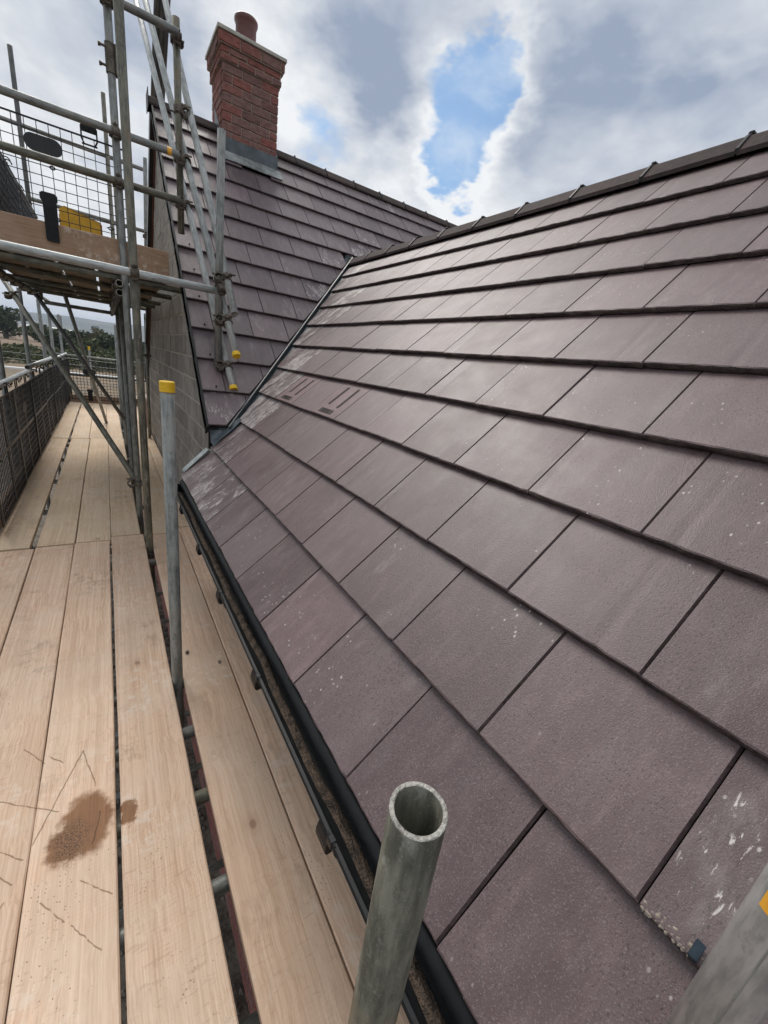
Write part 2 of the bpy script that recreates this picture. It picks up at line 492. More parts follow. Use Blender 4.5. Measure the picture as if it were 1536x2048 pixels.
        speck = t.ramp(t.noise(p2, 210.0, 3, 0.6), 0.42, 0.6)
        c = t.mix(t.math('MULTIPLY', spill, 0.97), c, t.mix(1.0, c, (0.33, 0.205, 0.105), 'MULTIPLY'))
        c = t.mix(t.math('MULTIPLY', t.math('MULTIPLY', dirt, speck), 0.9), c, (0.035, 0.022, 0.012))
        t.l(t.math('SUBTRACT', 0.72, t.math('MULTIPLY', spill, 0.12)), b.inputs['Roughness'])
    else:
        b.inputs['Roughness'].default_value = 0.75
    t.l(c, b.inputs['Base Color'])
    b.inputs['Specular IOR Level'].default_value = 0.3
    h = t.math('ADD', t.math('MULTIPLY', g1, 0.7), t.math('MULTIPLY', t.noise(v, 160.0, 3, 0.6), 0.4))
    h = t.math('SUBTRACT', h, t.math('ADD', scm, grit))
    t.l(t.bump(h, 0.35, 0.003), b.inputs['Normal'])


def rvec(t, f):
    cb = t.n('ShaderNodeCombineXYZ')
    t.l(f, cb.inputs[0])
    t.l(f, cb.inputs[1])
    return cb.outputs[0]


def rconst(t, v):
    cb = t.n('ShaderNodeCombineXYZ')
    for i in range(3):
        cb.inputs[i].default_value = v[i]
    return cb.outputs[0]


CUTS = [((-0.718, 1.408), (-0.649, 1.311), .003), ((-0.635, 1.332), (-0.595, 1.288), .003), ((-0.535, 1.314), (-0.652, 1.0), .0032),
        ((-0.535, 1.314), (-0.492, 1.138), .003), ((-0.756, 1.203), (-0.594, 1.085), .003), ((-0.478, 1.027), (-0.497, 0.925), .003),
        ((-0.526, 0.827), (-0.448, 0.747), .0026), ((-0.616, 0.815), (-0.557, 0.734), .0026), ((-0.543, 0.717), (-0.473, 0.623), .0022),
        ((-0.729, 1.019), (-0.671, 0.965), .003), ((-0.717, 0.938), (-0.687, 0.9), .003), ((-0.70, 0.86), (-0.73, 0.80), .003)]
wood_material('board_near', (0.545, 0.372, 0.255), (0.665, 0.487, 0.358), (0.385, 0.235, 0.155), 0.9, True)
wood_material('board_far', (0.52, 0.385, 0.255), (0.63, 0.48, 0.33), (0.36, 0.245, 0.155), 0.6, False, 0.45)
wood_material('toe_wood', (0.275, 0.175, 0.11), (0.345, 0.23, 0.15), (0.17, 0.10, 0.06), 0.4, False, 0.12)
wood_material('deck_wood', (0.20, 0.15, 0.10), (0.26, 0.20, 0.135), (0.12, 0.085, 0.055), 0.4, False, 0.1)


def brick_material(name, cols, rough_scale=40.0):
    m, t, b, v, rnd, pos, oi = material(name)
    n1 = t.noise(t.mapping(v, scale=(0.5, 1, 2.0)), rough_scale, 5, 0.65)
    n2 = t.noise(v, 260.0, 2, 0.6)
    cr = t.n('ShaderNodeValToRGB')
    cr.color_ramp.interpolation = 'LINEAR'
    while len(cr.color_ramp.elements) < len(cols):
        cr.color_ramp.elements.new(0.5)
    for i, c in enumerate(cols):
        cr.color_ramp.elements[i].position = i / (len(cols) - 1)
        cr.color_ramp.elements[i].color = tuple(c) + (1,)
    t.l(rnd, cr.inputs[0])
    c = t.mix(t.ramp(n1, 0.42, 0.66), cr.outputs[0], t.mix(1.0, cr.outputs[0], (0.55, 0.50, 0.50), 'MULTIPLY'))
    c = t.mix(t.math('MULTIPLY', t.ramp(n2, 0.6, 0.75), 0.3), c, (0.30, 0.22, 0.18))
    t.l(c, b.inputs['Base Color'])
    b.inputs['Roughness'].default_value = 0.85
    b.inputs['Specular IOR Level'].default_value = 0.25
    t.l(t.bump(t.math('ADD', n1, t.math('MULTIPLY', n2, 0.4)), 0.9, 0.008), b.inputs['Normal'])


brick_material('brick_red', [(0.29, 0.125, 0.103), (0.34, 0.130, 0.104), (0.25, 0.155, 0.135), (0.32, 0.120, 0.098), (0.21, 0.122, 0.108), (0.28, 0.17, 0.148)])


def block_material():
    m, t, b, v, rnd, pos, oi = material('block')
    n1 = t.noise(v, 9.0, 5, 0.6)
    n2 = t.noise(v, 240.0, 3, 0.65)
    drip = t.noise(t.mapping(v, scale=(1, 1.0, 0.12)), 16.0, 4, 0.6)
    c = t.mix(t.ramp(n1, 0.35, 0.65), (0.235, 0.215, 0.19), (0.325, 0.305, 0.275))
    c = t.mix(t.math('MULTIPLY', t.ramp(drip, 0.48, 0.7), 0.4), c, (0.155, 0.125, 0.11))
    c = t.mix(t.math('MULTIPLY', t.ramp(n2, 0.58, 0.7), 0.45), c, (0.12, 0.11, 0.10))
    vor = t.n('ShaderNodeTexVoronoi')
    t.l(v, vor.inputs['Vector'])
    vor.inputs['Scale'].default_value = 26.0
    sp = t.math('MULTIPLY', t.ramp(vor.outputs['Distance'], 0.10, 0.18, 1.0, 0.0), t.ramp(t.noise(v, 4.0, 2, 0.5), 0.6, 0.66))
    c = t.mix(sp, c, (0.52, 0.49, 0.44))
    c = t.vscale(c, t.math('ADD', 0.84, t.math('MULTIPLY', rnd, 0.32)))
    t.l(c, b.inputs['Base Color'])
    b.inputs['Roughness'].default_value = 0.9
    b.inputs['Specular IOR Level'].default_value = 0.2
    t.l(t.bump(n2, 0.8, 0.004), b.inputs['Normal'])


block_material()

# ------------------------------------------------------------------ object helpers
WM = {}


def place(o, parent=None, mw=None):
    mw = mw if mw is not None else Matrix.Identity(4)
    COL.objects.link(o)
    if parent is not None:
        o.parent = parent
        o.matrix_parent_inverse = WM[parent.name].inverted()
    o.matrix_basis = mw
    WM[o.name] = mw.copy()
    return o


def tag(o, label=None, cat=None, group=None, kind=None):
    for k, v in (('label', label), ('category', cat), ('group', group), ('kind', kind)):
        if v:
            o[k] = v
    return o


def empty(name, loc):
    o = bpy.data.objects.new(name, None)
    o.empty_display_size = 0.2
    return place(o, None, Matrix.Translation(loc))


def frame(origin, x, y, z):
    m = Matrix.Identity(4)
    for i in range(3):
        m[i][0] = x[i]; m[i][1] = y[i]; m[i][2] = z[i]; m[i][3] = origin[i]
    return m


class MB:
    """collects shapes into one mesh"""
    def __init__(self):
        self.v = []
        self.f = []
        self.mi = []
        self.sm = []

    def add(self, vs_, fs, mi=0, smooth=False):
        o = len(self.v)
        self.v += [tuple(x) for x in vs_]
        for f in fs:
            self.f.append(tuple(i + o for i in f))
            self.mi.append(mi)
            self.sm.append(smooth)

    def box(self, lo, hi, mi=0, mat4=None, ch=0.0):
        x0, y0, z0 = lo
        x1, y1, z1 = hi
        if ch <= 0:
            vs_ = [(x0, y0, z0), (x1, y0, z0), (x1, y1, z0), (x0, y1, z0), (x0, y0, z1), (x1, y0, z1), (x1, y1, z1), (x0, y1, z1)]
            fs = [(0, 3, 2, 1), (4, 5, 6, 7), (0, 1, 5, 4), (1, 2, 6, 5), (2, 3, 7, 6), (3, 0, 4, 7)]
        else:
            bm = bmesh.new()
            bmesh.ops.create_cube(bm, size=1.0)
            for v in bm.verts:
                v.co = Vector(((x0 + x1) / 2 + v.co.x * (x1 - x0), (y0 + y1) / 2 + v.co.y * (y1 - y0), (z0 + z1) / 2 + v.co.z * (z1 - z0)))
            bmesh.ops.bevel(bm, geom=list(bm.edges), offset=ch, segments=1, affect='EDGES', profile=0.5)
            bm.verts.index_update()
            vs_ = [tuple(v.co) for v in bm.verts]
            fs = [[v.index for v in f.verts] for f in bm.faces]
            bm.free()
        if mat4 is not None:
            vs_ = [tuple(mat4 @ Vector(v)) for v in vs_]
        self.add(vs_, fs, mi)

    def cyl(self, p0, p1, r0, r1=None, n=12, caps=True, mi=0, smooth=True):
        p0, p1 = Vector(p0), Vector(p1)
        r1 = r0 if r1 is None else r1
        d = (p1 - p0).normalized()
        a = d.orthogonal().normalized()
        b = d.cross(a)
        vs_ = []
        for p, r in ((p0, r0), (p1, r1)):
            for i in range(n):
                t_ = 2 * math.pi * i / n
                vs_.append(tuple(p + a * r * math.cos(t_) + b * r * math.sin(t_)))
        fs = [(i, (i + 1) % n, n + (i + 1) % n, n + i) for i in range(n)]
        self.add(vs_, fs, mi, smooth)
        if caps:
            self.add(vs_[:n], [tuple(range(n - 1, -1, -1))], mi)
            self.add(vs_[n:], [tuple(range(n))], mi)

    def sweep(self, prof, p0, p1, x, z, mi=0, caps=True, closed=True, smooth=False, n=1, jit=0.0):
        """profile (list of 2D points in axes x,z) swept from p0 to p1"""
        p0, p1, x, z = Vector(p0), Vector(p1), Vector(x), Vector(z)
        k = len(prof)
        vs_ = []
        for s in range(n + 1):
            p = p0.lerp(p1, s / n)
            for (a, b) in prof:
                q = p + x * a + z * b
                if jit:
                    q += x * random.uniform(-jit, jit) + z * random.uniform(-jit, jit)
                vs_.append(tuple(q))
        fs = []
        for s in range(n):
            for i in range(k if closed else k - 1):
                j = (i + 1) % k
                fs.append((s * k + i, s * k + j, (s + 1) * k + j, (s + 1) * k + i))
        self.add(vs_, fs, mi, smooth)
        if caps and closed:
            self.add(vs_[:k], [tuple(range(k - 1, -1, -1))], mi)
            self.add(vs_[-k:], [tuple(range(k))], mi)

    def mesh(self, name, mats):
        me = bpy.data.meshes.new(name)
        me.from_pydata(self.v, [], self.f)
        for mt in ([mats] if isinstance(mats, str) else mats):
            me.materials.append(MATS[mt])
        for p, mi, sm in zip(me.polygons, self.mi, self.sm):
            p.material_index = mi
            p.use_smooth = sm
        bm = bmesh.new()
        bm.from_mesh(me)
        bmesh.ops.recalc_face_normals(bm, faces=bm.faces)
        bm.to_mesh(me)
        bm.free()
        me.update()
        return me

    def obj(self, name, mats, parent=None, mw=None):
        if mw is not None:
            inv = mw.inverted()
            self.v = [tuple(inv @ Vector(v)) for v in self.v]
        return place(bpy.data.objects.new(name, self.mesh(name, mats)), parent, mw)


def centred(mb):
    lo = [min(v[i] for v in mb.v) for i in range(3)]
    hi = [max(v[i] for v in mb.v) for i in range(3)]
    return Matrix.Translation(((lo[0] + hi[0]) / 2, (lo[1] + hi[1]) / 2, lo[2]))


def inst(name, me, parent, mw):
    return place(bpy.data.objects.new(name, me), parent, mw)


# ------------------------------------------------------------------ dimensions of the place
TH1 = R(44.65)
G1 = 0.26637
W = 0.3
TH2 = R(45.0)
G2 = 0.2905
Y2, Z2 = 2.72, 0.3405
XV = 0.177            # gable verge
XW = 0.225            # gable wall face
ZL = -4.06            # made-up ground beside the house
ZB = -0.708           # top of the walkway boards
ZG = -5.6             # ground
c1, s1 = math.cos(TH1), math.sin(TH1)
c2, s2 = math.cos(TH2), math.sin(TH2)
T1, T2 = math.tan(TH1), math.tan(TH2)
XR, ZR = 1.945, 1.945 * T1 + 0.008      # ridge of the front roof
YR, ZR2 = 5.415, Z2 + (5.415 - Y2) * T2 + 0.005

# ------------------------------------------------------------------ ground, hills, far country
mb = MB()
mb.add([(-7000, -3000, ZG), (7000, -3000, ZG), (7000, 7500, ZG), (-7000, 7500, ZG)], [(0, 1, 2, 3)])
tag(mb.obj('ground', 'earth'), kind='structure')
mb = MB()
mb.add([(-420, 150, ZG + .02), (160, 150, ZG + .02), (120, 520, ZG + .02), (-520, 520, ZG + .02)], [(0, 1, 2, 3)])
tag(mb.obj('field', 'field'), kind='structure')
mb = MB()
nx, ny = 120, 10
for j in range(ny + 1):
    for i in range(nx + 1):
        x = -6000 + 12000 * i / nx
        y = 3200 + 3400 * j / ny
        prof = math.sin(math.pi * min(1, j / ny * 1.0)) ** 0.8
        h = 100 + 26 * math.sin(x * 0.0011 + 1.3) + 14 * math.sin(x * 0.0031) + 6 * math.sin(x * 0.011 + j)
        h -= 0.02 * x if x < 800 else 16
        mb.v.append((x, y, ZG - 1 + max(0, h) * prof))
for j in range(ny):
    for i in range(nx):
        a = j * (nx + 1) + i
        mb.f.append((a, a + 1, a + nx + 2, a + nx + 1)); mb.mi.append(0); mb.sm.append(True)
tag(mb.obj('hills', 'hillside'), kind='structure')
mb = MB()
mb.add([(-9, -8, ZL), (12, -8, ZL), (12, 18, ZL), (-9, 18, ZL), (-13, -12, ZG - .1), (16, -12, ZG - .1), (16, 23, ZG - .1), (-13, 23, ZG - .1)], [(0, 1, 2, 3), (4, 5, 1, 0), (5, 6, 2, 1), (6, 7, 3, 2), (7, 4, 0, 3)])
tag(mb.obj('site_ground', 'earth'), kind='structure')
# site road: pale strips of membrane beside it
mb = MB()
mb.box((-60, 83.0, ZG), (40, 84.0, ZG + 0.25))
tag(mb.obj('kerb_strip', 'white_sheet'), kind='structure')


def leaf_crown(mb, blobs, n, size, mi=0):
    for _ in range(n):
        bx, by, bz, rx, ry, rz = random.choice(blobs)
        while True:
            u = Vector((random.uniform(-1, 1), random.uniform(-1, 1), random.uniform(-1, 1)))
            if 0.35 < u.length < 1:
                break
        p = Vector((bx + u.x * rx, by + u.y * ry, bz + u.z * rz))
        a = Vector((random.gauss(0, 1), random.gauss(0, 1), random.gauss(0, 1))).normalized()
        b = a.orthogonal().normalized()
        c = a.cross(b)
        s = size * random.uniform(0.6, 1.4)
        b2 = b * s
        c2_ = c * s * random.uniform(0.5, 1)
        mb.add([p - b2, p + c2_ * 0.8, p + b2, p - c2_ * 0.8], [(0, 1, 2, 3)], mi)


def tree(x, y, h, wdt, leaf, label, group='trees beyond the field edge', n=900, ground=ZG):
    e = tag(empty('tree', (x, y, ground)), label, 'tree', group)
    tb = MB()
    tb.cyl((x, y, ground), (x + .1, y, ground + h * .5), wdt * .055, wdt * .03, 8)
    for k in range(5):
        a = k * 1.3 + x
        tb.cyl((x + .05, y, ground + h * (.28 + .05 * k)), (x + math.cos(a) * wdt * .32, y + math.sin(a) * wdt * .32, ground + h * (.55 + .06 * k)), wdt * .025, wdt * .01, 6)
    tb.obj('trunk', 'trunk', e, Matrix.Translation((x, y, ground)))
    cb = MB()
    blobs = []
    for k in range(9):
        a = random.uniform(0, 6.28)
        rr = random.uniform(0, .34) * wdt
        zz = random.uniform(.22, .86)
        sz = random.uniform(.18, .32) * wdt * (1.15 - .5 * abs(zz - .5))
        blobs.append((x + math.cos(a) * rr, y + math.sin(a) * rr, ground + h * zz, sz, sz, sz * random.uniform(.6, .9) * min(1.3, h / wdt)))
    blobs.append((x, y, ground + h * .5, wdt * .3, wdt * .3, h * .28))
    leaf_crown(cb, blobs, n, wdt * .042)
    cb.obj('crown', leaf, e, Matrix.Translation((x, y, ground + h * .3)))
    return e


tree_spots = [(-34, 235, 11.5, 15, 'leaf_dark', 'dark leafy tree at the far left above the brown field'),
              (-43, 250, 9, 13, 'leaf_dark', 'low dark tree at the far left edge above the brown field'),
              (-24, 245, 7.5, 12, 'leaf_dark', 'dark low tree behind the brown field beside the leaning brace'),
              (-12, 175, 6.6, 13, 'leaf_dark', 'wide dark tree in the belt under the far tower'),
              (-6.5, 160, 7.0, 11, 'leaf_dark', 'dark tree in the belt below the white roofs'),
              (-2.6, 150, 8.3, 7, 'leaf_olive', 'pale rounded tree standing above the tree belt'),
              (0.5, 132, 7.0, 9, 'leaf_dark', 'dark tree in the belt left of the scaffold poles'),
              (3.4, 126, 6.4, 9, 'leaf_dark', 'dark tree in the belt behind the scaffold poles'),
              (7.5, 130, 6.2, 10, 'leaf_dark', 'dark tree in the belt next to the house wall'),
              (-17, 185, 6.0, 12, 'leaf_mid', 'mid green tree at the left end of the belt'),
              (-3.5, 128, 5.2, 9, 'leaf_mid', 'mid green bushy tree in front of the belt'),
              (2.0, 112, 4.6, 8, 'leaf_mid', 'green bushy tree just behind the far mesh guard'),
              (6.0, 114, 4.4, 8, 'leaf_mid', 'green bushy tree behind the tall poles near the wall'),
              (12.5, 125, 5.8, 10, 'leaf_dark', 'dark tree hidden beside the house wall')]
for x, y, h, w_, leaf, lab in tree_spots:
    tree(x, y, h, w_, leaf, lab, n=2300)

# hedge bank: one mass of scrub nobody could count
mb = MB()
blobs = []
for k in range(170):
    x = random.uniform(-46, 16)
    y = random.uniform(97, 112)
    r = random.uniform(1.2, 2.6)
    blobs.append((x, y, ZG + random.uniform(.3, 2.0), r * 1.3, r, random.uniform(1.0, 1.7)))
leaf_crown(mb, blobs, 20000, .30)
mb2 = MB()
tag(mb.obj('scrub', 'leaf_mid', None, Matrix.Translation((-15, 104, ZG))), 'dense green scrub bank behind the site fence', 'scrub', kind='stuff')
mb = MB()
blobs = [(random.uniform(-48, 16), random.uniform(92, 97), ZG + .1, 1.2, .8, .35) for k in range(80)]
leaf_crown(mb, blobs, 2500, .16)
tag(mb.obj('dry_grass', 'leaf_olive', None, Matrix.Translation((-15, 95, ZG))), 'dry grass along the foot of the scrub bank', 'grass', kind='stuff')

# distant tower and long white sheds
e = tag(empty('tower_block', (-60.5, 905, ZG)), 'tall dark tower block far off against the blue hills', 'tower')
mb = MB(); mb.box((-63.4, 900, ZG), (-57.6, 908, 21.5), ch=.2); mb.box((-62, 902, 21.5), (-59.5, 906, 23.2))
mb.obj('wall', 'tower_wall', e, Matrix.Translation((-60.5, 905, ZG)))
for k in range(7):
    wb = MB(); wb.box((-62.6, 899.85, -2 + 3.2 * k), (-58.4, 900.05, -.6 + 3.2 * k)); wb.obj('window', 'dark_tube', e, Matrix.Translation((-60.5, 900, -2 + 3.2 * k)))
for k, (x, y, w_, d_, h_, lab) in enumerate([(-42, 560, 13, 12, 5.6, 'long white shed roof right of the far tower'), (-26, 600, 15, 14, 5.4, 'white shed roof behind the pale rounded tree'),
                                            (-62, 640, 15, 12, 5.2, 'white shed roof left of the far tower'), (-78, 700, 14, 12, 5.0, 'small white shed roof far left of the tower')]):
    e = tag(empty('shed', (x, y, ZG)), lab, 'shed', 'white sheds beyond the trees')
    mb = MB(); mb.box((x - w_ / 2, y, ZG), (x + w_ / 2, y + d_, ZG + h_)); mb.obj('wall', 'white_sheet', e, Matrix.Translation((x, y, ZG)))
    mb = MB(); mb.add([(x - w_ / 2 - .4, y - .3, ZG + h_ + .03), (x + w_ / 2 + .4, y - .3, ZG + h_ + .03), (x + w_ / 2 + .4, y + d_ + .3, ZG + h_ + .03), (x - w_ / 2 - .4, y + d_ + .3, ZG + h_ + .03), (x - w_ / 2 - .4, y + d_ / 2, ZG + h_ + 1.6), (x + w_ / 2 + .4, y + d_ / 2, ZG + h_ + 1.6)], [(0, 1, 5, 4), (2, 3, 4, 5), (0, 4, 3), (1, 2, 5), (3, 2, 1, 0)])
    mb.obj('roof', 'white_sheet', e, Matrix.Translation((x, y, ZG + h_)))
# temporary steel fence
e = tag(empty('steel_fence', (-12, 91, ZG)), 'low steel site fence of posts and rails before the scrub', 'fence')
for k in range(18):
    mb = MB(); mb.cyl((-38 + 3.4 * k, 91, ZG), (-38 + 3.4 * k, 91, ZG + 2.0), .05, n=8); mb.obj('post', 'fence_steel', e, Matrix.Translation((-38 + 3.4 * k, 91, ZG)))
for zz in (1.95, 1.0):
    mb = MB(); mb.cyl((-38, 91, ZG + zz), (20, 91, ZG + zz), .035, n=6); mb.obj('rail', 'fence_steel', e, Matrix.Translation((-9, 91, ZG + zz)))
e = tag(empty('marker_post', (-1.95, 60, ZG)), 'pale upright post with yellow top beyond the far mesh guard', 'post')
mb = MB(); mb.cyl((-1.95, 60, ZG), (-1.95, 60, -1.0), .10, n=10); mb.obj('shaft', 'fence_steel', e, Matrix.Translation((-1.95, 60, ZG)))
mb = MB(); mb.cyl((-1.95, 60, -1.0), (-1.95, 60, -.6), .11, n=10); mb.obj('top', 'yellow_plastic', e, Matrix.Translation((-1.95, 60, -1.0)))

# stones lying below the scaffold
mb = MB()
for k in range(1400):
    x = random.uniform(-.9, .22); y = random.uniform(1.2, 12); s = random.uniform(.012, .04)
    p = Vector((x, y, ZL + s * .3))
    vs_ = [p + Vector((math.cos(a) * s * random.uniform(.7, 1.2), math.sin(a) * s * random.uniform(.7, 1.2), 0)) for a in (0, 1.25, 2.5, 3.8, 5.0)]
    mb.add(vs_ + [p + Vector((0, 0, s * .9))], [(0, 1, 5), (1, 2, 5), (2, 3, 5), (3, 4, 5), (4, 0, 5)])
tag(mb.obj('gravel', 'stone', None, Matrix.Translation((0, 8, ZL))), 'loose grey gravel on the ground far below the boards', 'gravel', kind='stuff')

# ------------------------------------------------------------------ the house
house = tag(empty('house', (0.9, 2.7, ZL)), 'new brick and block house with purple-brown tiled roofs and red brick chimney', 'house')

# --- roof decks
mb = MB()
e1 = 0.034
x0, x1 = 0.03, XR - .02
ye, yn = 7.5, -2.6
dz = lambda x: x * T1 - e1 / c1 - .012
YH = 4.27
mb.add([(x0, yn, dz(x0)), (x1, yn, dz(x1)), (x1, YH, dz(x1)), (x0, 2.70, dz(x0)), (.42, 2.70, dz(.42)),
        (x0, yn, dz(x0) - .05), (x1, yn, dz(x1) - .05), (x1, YH, dz(x1) - .05), (x0, 2.70, dz(x0) - .05), (.42, 2.70, dz(.42) - .05),
        (2 * XR - x0, yn, dz(x0)), (2 * XR - x0, 2.6, dz(x0)), (2 * XR - x0, yn, dz(x0) - .05), (2 * XR - x0, 2.6, dz(x0) - .05)],
       [(0, 1, 2, 4, 3), (5, 8, 9, 7, 6), (0, 3, 8, 5), (3, 4, 9, 8), (4, 2, 7, 9), (1, 10, 11, 2), (6, 7, 13, 12), (10, 12, 13, 11), (0, 5, 6, 1), (1, 6, 12, 10), (2, 11, 13, 7)])
front_roof = mb.obj('front_roof', 'underlay', house, Matrix.Translation((0.9, 1, .9)))
mb = MB()
x0, x1 = XV + .012, 9.5
dzy = lambda y: Z2 + (y - Y2) * T2 - e1 / c2 - .012
ya, yb = Y2 + .03, YR
yf = 2 * YR - ya
a_, b_ = dzy(ya), dzy(yb)
mb.add([(x0, ya, a_), (x1, ya, a_), (x1, yb, b_), (x0, yb, b_), (x0, yf, a_), (x1, yf, a_),
        (x0, ya, a_ - .05), (x1, ya, a_ - .05), (x1, yb, b_ - .05), (x0, yb, b_ - .05), (x0, yf, a_ - .05), (x1, yf, a_ - .05)],
       [(0, 1, 2, 3), (3, 2, 5, 4), (6, 9, 8, 7), (9, 10, 11, 8), (0, 6, 7, 1), (4, 5, 11, 10), (0, 3, 9, 6), (3, 4, 10, 9), (1, 7, 8, 2), (2, 8, 11, 5)])
gable_roof = mb.obj('gable_roof', 'underlay', house, Matrix.Translation((3, 5, 1.5)))


# --- roof tiles
def tile_mesh(w, g, seed, ncol=14, thick=0.0170, chamfer=0.0045):
    rnd = random.Random(seed)
    L = g + 0.055
    w = w - 0.0020
    mbt = MB()
    xs = [w * i / ncol for i in range(ncol + 1)]
    xs = xs[:-1] + [w - chamfer, w]
    top, nose, low, up, upl, mid = [], [], [], [], [], []
    for i, x in enumerate(xs):
        zz = 0.0 if i < len(xs) - 1 else -0.0034
        j1 = rnd.uniform(-.0007, .0007); j2 = rnd.uniform(-.0012, .0012); j3 = rnd.uniform(-.0016, .0016)
        chip = .003 if rnd.random() < .08 else 0
        top.append((x, .0042 + j1 + chip, zz - chip * .3))
        mid.append((x, .0012 + j2 + chip * .8, zz - .0022))
        nose.append((x, -.0004 + j2 * .8, zz - .0068 + j1))
        low.append((x, .0008 + j3, -thick + j1))
        up.append((x, L, zz))
        upl.append((x, L, -thick))
    n = len(xs)
    vs_ = up + top + mid + nose + low + upl
    fs, mi = [], []
    for r_ in range(5):
        for i in range(n - 1):
            fs.append((r_ * n + i, (r_ + 1) * n + i, (r_ + 1) * n + i + 1, r_ * n + i + 1)); mi.append(2 if r_ == 0 and i == n - 2 else (0, 0, 1, 1, 1)[r_])
    for i in range(n - 1):
        fs.append((5 * n + i, i, i + 1, 5 * n + i + 1)); mi.append(1)
    fs.append((0, 5 * n, 4 * n, 3 * n, 2 * n, n)); mi.append(1)
    fs.append((n - 1, 2 * n - 1, 3 * n - 1, 4 * n - 1, 5 * n - 1, 6 * n - 1)); mi.append(1)
    mbt.add(vs_, fs)
    mbt.mi = mi
    return mbt


def bisected(me, planes, name):
    """copy of a mesh cut by local planes [(co, no)], keeping the side the normal points away from"""
    bm = bmesh.new()
    bm.from_mesh(me)
    for co, no in planes:
        bmesh.ops.bisect_plane(bm, geom=list(bm.verts) + list(bm.edges) + list(bm.faces), plane_co=co, plane_no=no, clear_outer=True)
        if not bm.faces:
            bm.free(); return None
        bmesh.ops.holes_fill(bm, edges=[e_ for e_ in bm.edges if e_.is_boundary], sides=0)
    bmesh.ops.recalc_face_normals(bm, faces=bm.faces)
    m2 = bpy.data.meshes.new(name)
    for mt in me.materials:
        m2.materials.append(mt)
    bm.to_mesh(m2)
    bm.free()
    return m2


def vf(P, t1=T1, t2=T2):
    """>0 where the front roof stands above the gable roof"""
    return P.x * t1 - Z2 - (P.y - Y2) * t2


front_meshes = [tile_mesh(W, G1, 100 + k).mesh('roof_tile', ['tile_front', 'tile_edge', 'tile_side']) for k in range(6)]
gable_meshes = [tile_mesh(W, G2, 200 + k, 8).mesh('roof_tile', ['tile_gable', 'tile_edge', 'tile_side']) for k in range(4)]


def vent_mesh():
    m_ = tile_mesh(W, G1, 300)
    m_.mi = [0 if k == 0 else 1 for k in m_.mi]
    def slot(x0, y0, x1, y1, up=.0016):
        n_ = max(2, int((y1 - y0) / .009)) if (y1 - y0) > (x1 - x0) else 3
        m_.box((x0, y0, -.001), (x1, y1, up * .35), 2)
        # raised rim and bars
        m_.box((x0 - .003, y0, -.001), (x0, y1, up), 0); m_.box((x1, y0, -.001), (x1 + .003, y1, up), 0)
        if (y1 - y0) > (x1 - x0):
            for q in (.33, .66):
                xx = x0 + (x1 - x0) * q
                m_.box((xx - .0012, y0, -.001), (xx + .0012, y1, up), 1)
        else:
            for q in range(1, 12):
                xx = x0 + (x1 - x0) * q / 12
                m_.box((xx - .0012, y0, -.001), (xx + .0012, y1, up), 1)
    slot(.085, .085, .105, .235)
    slot(.200, .075, .220, .235)
    slot(.075, .020, .092, .052)
    slot(.096, .020, .190, .052)
    slot(.194, .020, .216, .052)
    return m_.mesh('vent_tile', ['vent_plastic', 'tile_edge', 'vent_slot'])


